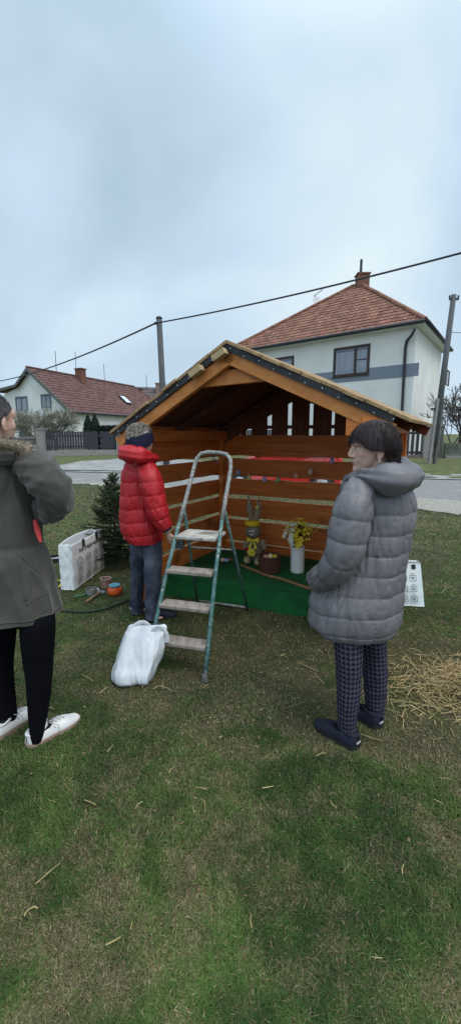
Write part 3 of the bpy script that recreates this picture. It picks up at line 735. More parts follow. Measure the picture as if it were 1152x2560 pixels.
# ---------------------------------------------------------------- green carpeted platform
M_carp = mat('green_artificial_turf', (.004, .085, .020), (.010, .14, .034), rough=.95, scale=90, detail=4, bump=.004, bscale=260, patch=(.005, .065, .020), pscale=3, pth=(.5, .75))
PZ = .215
plat = thing('platform', SM @ Vector((WR / 2, .9, 0)), PHI, 'low platform covered in bright green artificial turf inside the stall', 'platform')
A = SMi @ gnd(428, 1490); B = SMi @ gnd(775, 1544)
fy0, fy1 = .33, .52
def pf_(u, v):
    x = lerp(.035, WR - .03, u); yf = lerp(.33, .50, u) + .012 * nz(u * 9, 2)
    if v < .35:
        t = v / .35; z = PZ * t + .004 + .0 * u; y = yf + .012 * t + .01 * nz(u * 7, t * 2)
    else:
        t = (v - .35) / .65; y = lerp(yf + .012, WD - .03, t); z = PZ + .012 * nz(u * 5 + 2, t * 4) * (1 - abs(2 * t - 1) ** 4)
        if t < .06: z -= .012 * (1 - t / .06)
    return SM @ Vector((x, y, z))
mb = MB(); mb.grid(pf_, 60, 60); mb.build('turf_cover', M_carp, plat, world=True, smooth=True)
mb = MB(); mb.prism([SM @ Vector(p) for p in ((.06, .40, .01), (WR - .06, .56, .01), (WR - .06, WD - .05, .01), (.06, WD - .05, .01))], (0, 0, PZ - .035)); mb.build('platform_deck', MWx, plat, world=True)
# ================================================================ step ladder
M_teal = mat('worn_teal_paint', (.040, .115, .115), (.075, .19, .18), rough=.55, scale=30, detail=6, patch=(.33, .33, .30), pscale=48, pth=(.56, .64), spec=.5)
M_bare = mat('bare_grey_tube', (.17, .18, .17), (.27, .28, .26), rough=.5, scale=14, detail=6, patch=(.42, .41, .38), pscale=60, pth=(.5, .6), spec=.5)
M_step = mat('grey_weathered_step', (.23, .19, .16), (.36, .31, .27), rough=.9, scale=5, stretch=(6, 1.5, 6), detail=9, patch=(.55, .53, .5), pscale=16, pth=(.66, .70))
M_splat = mat('paint_spattered_step', (.45, .42, .37), (.66, .64, .60), rough=.8, scale=12, detail=9, patch=(.26, .22, .18), pscale=9, pth=(.5, .62))
lR = Vector((-.163, 2.562, 0)); lT = Vector((.003, 3.165, 1.367))
w3 = Vector((.964, -.265, 0)); fn_ = (lT - lR).cross(w3).normalized()
fp = lambda px, py: onplane(px, py, lR, fn_)
lad = thing('stepladder', (lR + Vector((0.1, .55, 0))), 0, 'old teal tubular stepladder with worn wooden treads before the stall', 'ladder')
lT_R = [lR, fp(520, 1620), fp(533, 1480), fp(545, 1345), fp(556, 1250)]
lT_L = [Vector((-.575, 2.69, 0)), fp(374, 1625), fp(397, 1525), fp(437, 1335), fp(458, 1280)]
topc = [fp(577, 1170), fp(576, 1148), fp(566, 1136), fp(550, 1132), fp(520, 1130), fp(503, 1134), fp(492, 1146), fp(486, 1166)]
mb = MB(); mb.tube([lT_R[0], fp(521, 1610), fp(538, 1440), fp(556, 1290)], .0135, 12); mb.build('rail', M_teal, lad, world=True, smooth=True)
mb = MB(); mb.tube([lT_L[0], fp(376, 1620), fp(416, 1435), fp(450, 1300)], .0135, 12); mb.build('rail', M_teal, lad, world=True, smooth=True)
mb = MB(); mb.tube([fp(555, 1300), fp(562, 1258)] + topc + [fp(462, 1258), fp(449, 1303)], .0148, 12); mb.build('handrail_hoop', M_bare, lad, world=True, smooth=True)
# rear legs
hR, hL = fp(560, 1276) + Vector((.004, .018, 0)), fp(460, 1275) + Vector((.0, .02, 0))
bR, bL = gnd(619, 1527), gnd(494, 1508)
for h_, b_ in ((hR, bR), (hL, bL)):
    mb = MB(); mb.tube([h_, h_.lerp(b_, .5), b_], .011, 10); mb.build('rear_leg', M_teal, lad, world=True, smooth=True)
mb = MB(); mb.tube([bR + Vector((0, -.012, .035)), bL + Vector((0, -.012, .035))], .009, 8); mb.build('rear_crossbar', M_bare, lad, world=True, smooth=True)
M_rub = mat('grey_rubber', (.10, .10, .10), rough=.9)
for p in (lR, lT_L[0]):
    mb = MB(); mb.lathe([(.022, 0), (.024, .012), (.019, .03), (.018, .055)], p, 14); mb.build('foot_cap', M_rub, lad, world=True, smooth=True)
vd = Vector((.265, .964, 0))
def tread(pl_, pr_, depth, th, m, name, back=.0):
    pr_ = Vector(pr_); pl_ = Vector(pl_); z = (pl_.z + pr_.z) / 2; pl_.z = pr_.z = z; d = (pr_ - pl_).normalized()
    fv = Vector((-d.y, d.x, 0)); c = (pl_ + pr_) / 2 + fv * (depth / 2 - .03 + back)
    mb = MB(); mb.box(c, ((pr_ - pl_).length, depth, th), Matrix((d, fv, Vector((0, 0, 1)))).transposed()); return mb.build(name, m, lad, world=True, bevel=.004)
tread(fp(441, 1338), fp(541, 1352), .245, .022, M_splat, 'top_tread')
tread(fp(418, 1425), fp(531, 1437), .115, .024, M_step, 'tread')
tread(fp(401, 1508), fp(523, 1530), .12, .024, M_step, 'tread')
tread(fp(381, 1596), fp(514, 1624), .12, .024, M_step, 'tread')
mb = MB(); 
for a_, b_ in ((fp(441, 1350), hL), (fp(548, 1368), hR)):
    pass
for pz_ in (fp(444, 1352), fp(541, 1366)):
    mb = MB(); q = pz_ + vd * .05; mb.lathe([(.001, -.004), (.055, -.004), (.055, .004), (.001, .004)], q - Vector((0, 0, .03)), 16, Matrix.Rotation(rad(90), 3, 'Y') @ Matrix.Rotation(rad(-15), 3, 'X')); mb.build('hinge_plate', M_teal, lad, world=True)
for k, (t_, hz_) in enumerate(((.20, .0),)):
    a_ = hR.lerp(bR, .34); b_ = hL.lerp(bL, .34); mb = MB(); mb.tube([a_, b_], .007, 8); mb.build('platform_support', M_bare, lad, world=True, smooth=True)
mb = MB(); q = fp(437, 1352); mb.box(q + Vector((.03, .03, -.035)), (.06, .09, .03)); mb.build('tread_bracket', M_dark, lad, world=True)
# wire twist on the hoop
mb = MB(); q = fp(533, 1131)
mb.tube([q + Vector((.012 * math.cos(a / 2), .0, .018 * math.sin(a / 2) - a * .0015)) for a in range(24)], .003, 5); mb.tube([q, q + Vector((.01, 0, -.05)), q + Vector((-.01, 0, -.07))], .003, 5); mb.build('wire_twist', M_dark, lad, world=True)
# ================================================================ people
M_skin = mat('skin', (.56, .345, .265), (.64, .41, .32), rough=.5, scale=9, var=.08, spec=.4, patch=(.50, .24, .19), pscale=14, pth=(.56, .75))
M_lips = mat('lips', (.36, .12, .11), rough=.45)
M_eye = mat('eye_white', (.62, .60, .58), rough=.2); M_iris = mat('eye_iris', (.04, .03, .025), rough=.2)
def spl(pts, n):
    P = [np.array(p, float) for p in pts]; m = len(P); out = []
    for i in range(n + 1):
        t = i / n * (m - 1); k = min(m - 2, int(t)); f = t - k
        p0, p1, p2, p3 = P[max(k - 1, 0)], P[k], P[k + 1], P[min(k + 2, m - 1)]
        out.append(.5 * ((2 * p1) + (-p0 + p2) * f + (2 * p0 - 5 * p1 + 4 * p2 - p3) * f * f + (-p0 + 3 * p1 - 3 * p2 + p3) * f ** 3))
    return out
def pxpath(l, n):
    """(px,py,Y,r) control points -> world points and radii"""
    q = [(*at(a, b, c), r) for a, b, c, r in l]; o = spl(q, n)
    return [Vector(p[:3]) for p in o], [float(p[3]) for p in o]
def rings(l, n):
    """(py, xl, xr, Y, b) -> centre, a, b"""
    q = []
    for py, xl, xr, Y_, b in l:
        c = at((xl + xr) / 2, py, Y_); e_ = at(xr, py, Y_); q.append((*c, (e_ - c).length, b))
    return spl(q, n)
def loft(mb, rl, nu, puff=None, p=.9, cap_top=False, cap_bot=True, uv=False, yaw=0):
    nv = len(rl) - 1; L = [0]
    for i in range(nv): L.append(L[-1] + abs(rl[i + 1][2] - rl[i][2]))
    def fn(u, v):
        k = min(nv, int(round(v * nv))); cx, cy, cz, a, b = rl[k]; t = 2 * PI * u + yaw
        c_, s_ = math.cos(t), math.sin(t)
        x = a * math.copysign(abs(c_) ** p, c_); y = b * math.copysign(abs(s_) ** p, s_)
        if puff:
            d = puff(t, cz, v); l = math.hypot(x, y) + 1e-6; x += x / l * d; y += y / l * d
        return (cx + x, cy + y, cz)
    R0 = rl[0][3]
    b0 = mb.grid(fn, nu, nv, closed=True, uvf=(lambda u, v: (u * 2 * PI * .075, L[min(nv, int(round(v * nv)))])) if uv else None)
    if cap_top: mb.f.append([b0 + i for i in range(nu)])
    if cap_bot: mb.f.append([b0 + nv * nu + i for i in range(nu)][::-1])
def bubble(f): return abs(math.sin(PI * (f % 1.0))) ** .30
def puffer(z0, sp_, amp, tilt=lambda t: 0, wr=.0045, seed=0):
    def fn(t, z, v):
        q = (z0 - z) / sp_ + tilt(t); b = bubble(q)
        w = noise.noise(Vector((math.cos(t) * 5.5, math.sin(t) * 5.5, z * 3 + seed))) ; w2 = noise.noise(Vector((math.cos(t) * 13, math.sin(t) * 13, z * 9 + seed)))
        w3_ = noise.noise(Vector((math.cos(t) * 2.2, math.sin(t) * 2.2, z * 4 + seed)))
        rg = 1 - 3.2 * abs(noise.noise(Vector((math.cos(t) * 4 + seed, math.sin(t) * 4, z * 7 + 5 * math.cos(t))))); rg = max(0, rg)
        return amp * (b - .5) + wr * (w * .9 + w2 * .9) * (1.35 - .8 * b) + .010 * w3_ - wr * .75 * rg ** 2
    return fn
def sleeve(mb, path, n, sp_, amp, seed=0, nr=36, wr=.004, off=0):
    P, r = pxpath(path, n)
    def pf2(L_, a, p):
        b = bubble(L_ / sp_ + off + .12 * math.sin(a)); w = noise.noise(Vector((math.cos(a) * 3.5 + seed, math.sin(a) * 3.5, L_ * 16))); w2 = noise.noise(Vector((math.cos(a) * 8 + seed, math.sin(a) * 8, L_ * 11)))
        w3_ = noise.noise(Vector((math.cos(a) * 1.3 + seed, math.sin(a) * 1.3, L_ * 5)))
        rg = max(0, 1 - 3.2 * abs(noise.noise(Vector((math.cos(a) * 1.6 + seed, math.sin(a) * 1.6, L_ * 9 + 2 * math.sin(a))))))
        return amp * (b - .5) + wr * (w * .8 + w2) * (1.4 - .8 * b) + .010 * w3_ - wr * .8 * rg ** 2
    mb.tube(P, r, nr, puff=pf2); return P
def basis(fwd, up=(0, 0, 1)):
    f_ = Vector(fwd).normalized(); u_ = Vector(up); r_ = f_.cross(u_).normalized(); u_ = r_.cross(f_)
    return Matrix((r_, f_, u_)).transposed()
def head(mb, C, R, s=1.0):
    g_ = lambda x, y, z: C + R @ Vector((x * s, y * s, z * s))
    B = lambda c, r: mb.ball(g_(*c), tuple(k * s for k in r), 18, 12, R)
    B((0, -.012, .032), (.074, .096, .086)); B((0, .022, -.015), (.064, .070, .08)); B((0, .038, -.062), (.050, .052, .042)); B((0, .074, -.094), (.024, .020, .020)); B((0, .034, -.05), (.055, .052, .045))
    B((0, .070, .035), (.052, .028, .038)); B((.0, .045, -.085), (.04, .045, .025))
    for k in (-1, 1):
        B((k * .026, .083, .026), (.024, .012, .008)); B((k * .032, .058, -.022), (.028, .026, .028)); B((k * .024, .063, -.046), (.026, .023, .028)); B((k * .010, .098, -.034), (.0085, .010, .0075))
        B((k * .030, .076, -.004), (.016, .010, .008)); B((k * .030, .078, .016), (.018, .009, .006))
        Re = R @ Matrix.Rotation(k * rad(22), 3, 'Z')
        mb.ball(g_(k * .078, -.012, -.016), (.009 * s, .020 * s, .032 * s), 12, 8, Re); mb.ball(g_(k * .078, -.006, -.040), (.008 * s, .012 * s, .013 * s), 10, 6, Re)
    mb.tube([g_(0, .086, .020), g_(0, .101, -.004), g_(0, .109, -.026), g_(0, .101, -.037)], [.0075 * s, .0085 * s, .0100 * s, .008 * s], 10)
    B((0, .080, -.060), (.026, .014, .018))
    B((0, .087, -.056), (.016, .008, .006)); B((0, .086, -.068), (.015, .008, .006))
    mb.tube([g_(0, -.02, -.03), g_(0, -.035, -.12), g_(0, -.05, -.20)], [.055 * s, .054 * s, .062 * s], 18)
def face(par, C, R, s=1.0, brow=None):
    g_ = lambda x, y, z: C + R @ Vector((x * s, y * s, z * s))
    for k in (-1, 1):
        mb = MB(); mb.ball(g_(k * .030, .0775, .006), (.0125 * s, .011 * s, .0075 * s), 12, 8, R); mb.m = {}
        e_ = mb.build('eye', M_eye, par, world=True, smooth=True)
        mb = MB(); mb.ball(g_(k * .030, .0865, .006), (.0058 * s, .0032 * s, .0058 * s), 10, 6, R); mb.build('iris', M_iris, e_, world=True, smooth=True)
        mb = MB(); mb.tube([g_(k * .016, .0885, .0125), g_(k * .030, .0895, .0150), g_(k * .045, .078, .0110)], .0017 * s, 6); mb.build('eyelid_line', M_iris, par, world=True)
        if brow:
            mb = MB(); mb.tube([g_(k * .012, .095, .029), g_(k * .028, .0955, .036), g_(k * .048, .083, .031)], [.002 * s, .0032 * s, .0015 * s], 6); mb.build('eyebrow', brow, par, world=True)
    mb = MB(); mb.tube([g_(-.021, .085, -.0660), g_(-.008, .0935, -.060), g_(0, .0940, -.0610), g_(.008, .0935, -.060), g_(.021, .085, -.0660)], [.001, .0028 * s, .0028 * s, .0028 * s, .001], 8)
    mb.tube([g_(-.020, .085, -.0670), g_(0, .0925, -.0690), g_(.020, .085, -.0670)], [.001, .0035 * s, .001], 8); mb.build('lips', M_lips, par, world=True, smooth=True)
def hand(mb, W_, d, nrm, curl=.5, s=1.0, side=1):
    """wrist W_, direction d, back-of-hand normal nrm; five separate fingers"""
    d = Vector(d).normalized(); nrm = Vector(nrm); nrm = (nrm - d * nrm.dot(d)).normalized(); x = d.cross(nrm) * side
    R = Matrix((x, d, nrm)).transposed()
    mb.ball(W_ + d * .045 * s, (.037 * s, .05 * s, .016 * s), 14, 8, R)
    for i, (ox, L_) in enumerate(((-.027, .066), (-.009, .076), (.009, .071), (.026, .056))):
        p = W_ + d * .082 * s + x * ox * s; dd = d.copy(); pts = [W_ + d * .05 * s + x * ox * .8 * s, p]
        for j in range(3):
            dd = (dd * math.cos(curl * .7) - nrm * math.sin(curl * .7)).normalized(); nn_ = nrm
            pts.append(pts[-1] + dd * L_ * s * (.42, .32, .26)[j])
        mb.tube(pts, [.009 * s, .0088 * s, .008 * s, .0072 * s, .006 * s], 8)
    p = W_ + d * .022 * s - x * .03 * s
    mb.tube([W_ + d * .02 * s - x * .012 * s, p - x * .010 * s + d * .01, p - x * .022 * s + d * .035 * s - nrm * .012, p - x * .020 * s + d * .060 * s - nrm * .024], [.013 * s, .0115 * s, .0095 * s, .007 * s], 8)
def body(C, R, s, J, name, label, hands=((0, 0),)):
    """J: dict of world joints"""
    mb = MB(); head(mb, C, R, s)
    nb = C + R @ Vector((0, -.05 * s, -.2 * s)); ch, pe = J['chest'], J['pelvis']; rt = J['right']
    mb.tube([nb, nb.lerp(ch, .4), ch, ch.lerp(pe, .5), pe], [.050, .06, .08, .07, .06], 16)
    Rb = Matrix((rt, Vector((0, 0, 1)).cross(rt), Vector((0, 0, 1)))).transposed(); mb.ball(ch, (.12, .075, .12), 16, 10, Rb); mb.ball(pe, (.105, .075, .08), 16, 10, Rb)
    for k in 'LR':
        mb.tube([J['sh' + k], J['el' + k], J['wr' + k]], [.045, .036, .026], 12)
        mb.tube([pe.lerp(J['hip' + k], .4), J['hip' + k], J['kn' + k], J['an' + k]], [.052, .048, .038, .028], 12)
        fq = J['an' + k] + J['foot'] * .015; fq.z = .05; mb.ball(fq + J['foot'] * .03 - Vector((0, 0, .02)), (.022, .05, .010), 12, 8, basis(J['foot'])); mb.tube([J['an' + k], fq], [.026, .020], 8)
        mb.tube([ch + (J['sh' + k] - ch) * .3 , J['sh' + k]], [.035, .030], 12)
        h_ = J.get('hand' + k); hand(mb, J['wr' + k], h_[0], h_[1], h_[2], .95, h_[3])
    o = mb.build(name, M_skin, None, remesh=.0042, smoothit=8)
    # put the origin at the feet
    f_ = (J['anL'] + J['anR']) / 2; f_.z = 0
    o.data.transform(Matrix.Translation(-f_)); o.location = f_
    return tag(o, label, 'person')
def cap(mb, C, R, rx, ry, rz, zlow, nphi=72, nt=22, amp=.003, fr=46, bot=1.0, seed=0, ztop=None, cy=-.012):
    def fn(u, v):
        ph = 2 * PI * u; z1 = zlow(ph); z0 = rz * .995 if ztop is None else ztop(ph); z = z0 + (z1 - z0) * v
        k = math.sqrt(max(0, 1 - (z / rz) ** 2)) if z > 0 else 1 - (1 - bot) * min(1, (z / .12) ** 2)
        g_ = amp * math.sin(ph * fr + 3 * noise.noise(Vector((ph * 2, z * 12, seed)))) + amp * 1.2 * noise.noise(Vector((math.cos(ph) * 6, math.sin(ph) * 6, z * 14 + seed)))
        x = math.sin(ph) * (rx * k + g_); y = math.cos(ph) * (ry * k + g_) + cy
        return C + R @ Vector((x, y, z))
    mb.grid(fn, nphi, nt, closed=True)
def strands(mb, C, R, rx, ry, rz, n, L_, r, zr, phr, lift=.01, flow=(0, 0, -1), messy=.4, cols=None, cy=-.012, zlow=None):
    for i in range(n):
        ph = random.uniform(*phr); z = random.uniform(*zr); k = math.sqrt(max(.02, 1 - (min(z, rz * .98) / rz) ** 2)) if z > 0 else 1
        nrm = Vector((math.sin(ph) * k, math.cos(ph) * k, max(0, z / rz))).normalized()
        p = Vector((math.sin(ph) * rx * k, math.cos(ph) * ry * k + cy, z)) + nrm * .002
        d = Vector(flow) + Vector((random.gauss(0, messy), random.gauss(0, messy), random.gauss(0, messy))); d = (d - nrm * d.dot(nrm)).normalized()
        l = L_ * random.uniform(.5, 1.2); lf = random.uniform(.2, 1) * lift
        pts = [p - nrm * .004, p + d * l * .35 + nrm * lf * .7, p + d * l * .7 + nrm * lf * .8 - nrm * l * l * 1.2, p + d * l + nrm * lf * .6 - nrm * l * l * 3.4]
        if zlow:
            pts = [q if q.z > zlow(ph) - .004 else Vector((q.x, q.y, zlow(ph) - .004 - .0 * i)) for q in pts]
            if pts[0].z < zlow(ph) + .01: continue
        mb.tube([C + R @ q for q in pts], [r, r, r * .8, r * .3], 4, cap=False, col=random.choice(cols) if cols else None)
def shoe(par, heel, d, L_, w, hgt, m_up, m_sole, name='shoe', sole=.022, collar=.075, laces=None, heelmark=None, z0=0.0):
    d = Vector((d[0], d[1], 0)).normalized(); x = Vector((d.y, -d.x, 0)); heel = Vector((heel[0], heel[1], z0))
    def wd(t): return w / 2 * (.72 + .28 * math.sin(min(1, t * 1.35) * PI * .5)) * (1 if t < .62 else math.sqrt(max(0.02, 1 - ((t - .62) / .385) ** 2))) * (math.sqrt(max(.05, min(1, t / .07))) if t < .07 else 1) * (1 - .10 * math.exp(-((t - .42) / .14) ** 2))
    def ht(t): return lerp(collar, hgt * .98, smooth(.22, .52, t)) * (1 - .42 * smooth(.6, .96, t)) * (1 if t < .94 else math.sqrt(max(0.05, 1 - ((t - .94) / .062) ** 2)))
    mb = MB()
    def up(u, v):
        a = PI * u; c_, s_ = math.cos(a), math.sin(a); W2 = wd(v); H = ht(v)
        return heel + d * (v * L_) + x * (W2 * math.copysign(abs(c_) ** .75, c_)) + Vector((0, 0, sole * .8 + (H - sole) * abs(s_) ** .8))
    mb.grid(up, 20, 34); u_ = mb.build(name, m_up, par, world=True, smooth=True, solid=.003)
    mb = MB(); pts = [];
    n = 26
    for i in range(n + 1): t = i / n; pts.append(heel + d * (t * L_ * 1.02 - .004) + x * (wd(t) + .004))
    for i in range(n, -1, -1): t = i / n; pts.append(heel + d * (t * L_ * 1.02 - .004) - x * (wd(t) + .004))
    mb.prism(pts, (0, 0, sole)); mb.build('sole', m_sole, u_, world=True)
    mb = MB(); mb.ball(heel + d * .085 + Vector((0, 0, .052)), (.033, .068, .030), 16, 10, basis(d)); mb.build('sock', M_sock, u_, world=True, smooth=True)
    mb = MB(); cc = heel + d * .055 + Vector((0, 0, collar - .004)); mb.tube([cc + d * (.052 * math.cos(a)) + x * (.034 * math.sin(a)) + Vector((0, 0, .006 * math.cos(a))) for a in [2 * PI * i / 20 for i in range(21)]], .006, 8, cap=False); mb.build('collar', m_up, u_, world=True, smooth=True)
    if laces:
        mb = MB()
        for k in range(5):
            t = .36 + .07 * k; c = heel + d * (t * L_) + Vector((0, 0, ht(t) + .004)); W2 = wd(t) * .45
            mb.tube([c - x * W2 - Vector((0, 0, .006)), c + Vector((0, 0, .003)), c + x * W2 - Vector((0, 0, .006)) + d * .008], .0025, 5)
        c = heel + d * (.38 * L_) + Vector((0, 0, ht(.38) + .008))
        mb.tube([c, c + x * .04 + Vector((0, 0, .01)), c + x * .055 + d * .03 - Vector((0, 0, .01)), c + x * .062 + d * .035 - Vector((0, 0, .045))], .0022, 5)
        mb.tube([c, c - x * .03 + d * .01 + Vector((0, 0, .014)), c - x * .045 + d * .02, c - x * .01 + d * .01], .0022, 5)
        mb.build('lace', laces, u_, world=True)
        mb = MB()
        for k in range(3):
            t = .38 + .065 * k; a = heel + d * (t * L_) + x * (wd(t) * .985 + .0015); 
            for sg in (1, -1):
                a = heel + d * (t * L_) + x * sg * (wd(t) + .001); mb.beam(a + Vector((0, 0, sole + .003)), a - d * .02 - x * sg * .012 + Vector((0, 0, sole + .036)), .006, .002, up=x)
        mb.build('side_stripe', laces, u_, world=True)
    if heelmark:
        mb = MB(); mb.box(heel - d * .003 + Vector((0, 0, .038)), (.03, .004, .008), basis(d)); mb.build('heel_mark', heelmark, u_, world=True)
    return u_
M_sock = mat('black_sock', (.008, .008, .012), rough=.95, spec=.1)
M_hair1 = mat('dark_plum_brown_hair', (.009, .005, .006), (.032, .016, .017), rough=.5, scale=9, stretch=(3, 3, .6), spec=.3)
M_jk1 = mat('grey_quilted_nylon', (.124, .115, .126), (.160, .150, .162), rough=.48, scale=5, var=.06, spec=.48, bump=.002, bscale=45)
M_lin = mat('dark_grey_lining', (.03, .03, .035), rough=.7)
# houndstooth
def houndstooth():
    m = bpy.data.materials.new('houndstooth_cloth'); m.use_nodes = True; N = m.node_tree.nodes; L = m.node_tree.links; b = N['Principled BSDF']
    b.inputs['Roughness'].default_value = .9; b.inputs['Specular IOR Level'].default_value = .1; uv = N.new('ShaderNodeUVMap'); sp_ = N.new('ShaderNodeSeparateXYZ'); L.new(uv.outputs['UV'], sp_.inputs[0])
    def M_(op, a, b_):
        n_ = N.new('ShaderNodeMath'); n_.operation = op
        for i, k in enumerate((a, b_)):
            if isinstance(k, (int, float)): n_.inputs[i].default_value = k
            elif k is not None: L.new(k, n_.inputs[i])
        return n_.outputs[0]
    c = .0125; X = M_('DIVIDE', sp_.outputs['X'], c); Y_ = M_('DIVIDE', sp_.outputs['Y'], c)
    A = M_('MODULO', M_('FLOOR', M_('ADD', X, 1000), 0), 2); B = M_('MODULO', M_('FLOOR', M_('ADD', Y_, 1000), 0), 2)
    s_ = M_('MODULO', M_('FLOOR', M_('MULTIPLY', M_('ADD', M_('ADD', X, Y_), 1000), 2.0), 0), 2)
    ab = M_('MULTIPLY', A, B); df = M_('ABSOLUTE', M_('SUBTRACT', A, B), 0); o_ = M_('ADD', ab, M_('MULTIPLY', df, s_))
    mx = N.new('ShaderNodeMix'); mx.data_type = 'RGBA'; mx.inputs['A'].default_value = (.008, .008, .018, 1); mx.inputs['B'].default_value = (.070, .067, .092, 1)
    L.new(o_, mx.inputs['Factor']); L.new(mx.outputs['Result'], b.inputs['Base Color']); return m
M_hound = houndstooth()
M_blk = mat('black_slip_on_fabric', (.010, .012, .026), rough=.8, var=.2); M_blks = mat('black_rubber_sole', (.015, .015, .018), rough=.7)
M_silver = mat('silver_mark', (.5, .5, .5), rough=.3)
# ---------------------------------------------------------------- person 1: grey coat
C1 = at(929, 1121, 2.13); R1 = basis((-.985, -.03, -.05), (.03, 0, 1))
fw = Vector((-.62, .78, 0)).normalized(); rt = Vector((fw.y, -fw.x, 0))
ch = at(935, 1290, 2.16); pe = at(890, 1520, 2.14)
J = dict(chest=ch, pelvis=pe, right=rt, foot=fw, shL=at(895, 1235, 2.06), shR=ch + rt * .16 + Vector((0, 0, .09)), elL=at(853, 1395, 1.97), wrL=at(812, 1440, 2.06),
         elR=ch + rt * .19 - Vector((0, 0, .2)), wrR=ch + rt * .12 + fw * .16 - Vector((0, 0, .30)), hipL=at(868, 1560, 2.08), hipR=at(925, 1560, 2.2), knL=at(870, 1690, 2.03), knR=at(937, 1680, 2.2),
         anL=at(868, 1832, 2.02), anR=at(937, 1790, 2.19))
J['handL'] = (fw + rt * .5, (0, 0, 1), .3, 1); J['handR'] = (fw - rt * .5, (0, 0, 1), .3, -1)
w1 = body(C1, R1, 1.0, J, 'person', 'standing person in long grey quilted coat and houndstooth trousers looking left')
face(w1, C1, R1, 1.0, M_hair1)
mb = MB(); mb.tube([C1 + R1 @ Vector((-.082, -.008, -.045)), C1 + R1 @ Vector((-.084, -.006, -.056))], .003, 6); mb.ball(C1 + R1 @ Vector((-.084, -.006, -.058)), .0045, 8, 6); mb.build('earring', M_silver, w1, world=True, smooth=True)
def zl1(ph):
    a = abs((ph + PI) % (2 * PI) - PI); a = math.degrees(a)
    j = .004 * noise.noise(Vector((ph * 17, 8, 0))) + .010 * noise.noise(Vector((ph * 5, 3, 0)))
    if a < 38: return .034 + j + .016 * math.sin(ph * 6.5 + .6)
    if a < 62: return lerp(.034, -.002, smooth(38, 62, a)) + j
    if a < 95: return lerp(-.002, -.012, (a - 62) / 33) + j
    if a < 122: return lerp(-.012, -.110, smooth(95, 122, a)) + j
    return -.125 + j
mb = MB(); cap(mb, C1, R1, .099, .117, .131, zl1, 160, 30, .0014, 60, .80, 4)
ms = MB()
for zr, phr, n_, fl, Lh_ in (((.03, .125), (0, 2 * PI), 240, (0, 0, -1), .06), ((.055, .10), (-.7, .7), 70, (.1, .5, -1), .055), ((-.02, .06), (1.75, 4.5), 220, (0, .15, -1), .07), ((-.10, -.04), (2.0, 4.3), 120, (0, .1, -1), .035)):
    strands(ms, C1, R1, .1015, .1195, .134, n_ * 2, Lh_, .0009, zr, phr, .003, fl, .10, zlow=zl1)
hr_ = mb.build('hair', M_hair1, w1, world=True, smooth=True, solid=.008); ms.build('loose_strands', M_hair1, hr_, world=True)
# coat torso
tr = [(1172, 893, 972, 2.14, .075), (1190, 872, 1000, 2.14, .10), (1215, 856, 1022, 2.14, .125), (1250, 848, 1030, 2.15, .145), (1300, 846, 1026, 2.15, .155), (1350, 838, 1016, 2.15, .16), (1400, 828, 1009, 2.15, .165),
      (1450, 806, 1004, 2.14, .17), (1500, 780, 1000, 2.13, .18), (1535, 775, 996, 2.13, .185), (1560, 775, 988, 2.13, .18), (1574, 790, 972, 2.13, .165)]
rl = rings(tr, 230)
tl_ = lambda t: .35 * math.cos(t) * .6 + .10 * math.sin(2 * t) + .18 * noise.noise(Vector((math.cos(t) * 1.5, math.sin(t) * 1.5, 2)))
mb = MB(); loft(mb, rl, 170, puffer(1.47, .098, .0115, tl_, .0080, 3), .92, cap_top=True)
coat = mb.build('coat', M_jk1, w1, world=True, smooth=True)
mb = MB(); sleeve(mb, [(897, 1222, 2.08, .060), (892, 1238, 2.02, .078), (882, 1275, 1.97, .086), (872, 1320, 1.95, .085), (862, 1365, 1.94, .083), (850, 1400, 1.95, .079), (832, 1425, 1.98, .072), (811, 1440, 2.04, .064), (795, 1450, 2.11, .055), (790, 1456, 2.18, .042)], 150, .098, .0110, 5, 48, .0075)
mb.build('sleeve', M_jk1, coat, world=True, smooth=True)
mb = MB()
q = [(*(J['shR'] + Vector((0, 0, -.02))), .07), (*(J['elR'] + rt * .0 + Vector((0, 0, .08))), .075), (*J['elR'], .072), (*J['wrR'], .055), (*(J['wrR'] + fw * .05), .045)]
o_ = spl(q, 90); mb.tube([Vector(p[:3]) for p in o_], [float(p[3]) for p in o_], 32, puff=lambda L_, a, p: .015 * (bubble(L_ / .098) - .5) * .7 + .004 * noise.noise(p * 22)); mb.build('sleeve', M_jk1, coat, world=True, smooth=True)
# hood lying on the back + stand-up collar
def lump(mb, path, n, nr, seed, wr=.007, squash=.8, fr=9):
    P, r = pxpath(path, n)
    mb.tube(P, [(k, k * squash) for k in r], nr, puff=lambda L_, a, p: wr * noise.noise(Vector((L_ * fr, math.cos(a) * 2.2, math.sin(a) * 2.2 + seed))) + wr * .8 * noise.noise(p * 24) - wr * 1.3 * max(0, 1 - 3.5 * abs(noise.noise(Vector((p.x * 9, p.y * 9, p.z * 16)) + Vector((seed, 0, 0))))) ** 2)
mb = MB()
lump(mb, [(862, 1213, 2.22, .012), (868, 1205, 2.18, .024), (884, 1196, 2.11, .036), (912, 1190, 2.04, .056), (945, 1194, 1.995, .078), (980, 1199, 1.985, .092), (1006, 1198, 2.01, .088), (1020, 1190, 2.08, .072), (1015, 1175, 2.18, .055), (985, 1162, 2.27, .045), (940, 1165, 2.32, .035)], 110, 48, 2, .013, .86)
mb.build('hood', M_jk1, coat, world=True, smooth=True)
mb = MB(); lump(mb, [(853, 1232, 2.26, .012), (868, 1206, 2.23, .018), (884, 1184, 2.22, .02), (905, 1172, 2.16, .022), (940, 1166, 2.10, .024)], 40, 20, 5, .003)
mb.build('collar', M_jk1, coat, world=True, smooth=True)
mb = MB(); lump(mb, [(851, 1240, 2.19, .018), (862, 1222, 2.165, .022), (874, 1206, 2.145, .018)], 20, 18, 5, .002); mb.build('zip_lining', M_lin, coat, world=True, smooth=True)
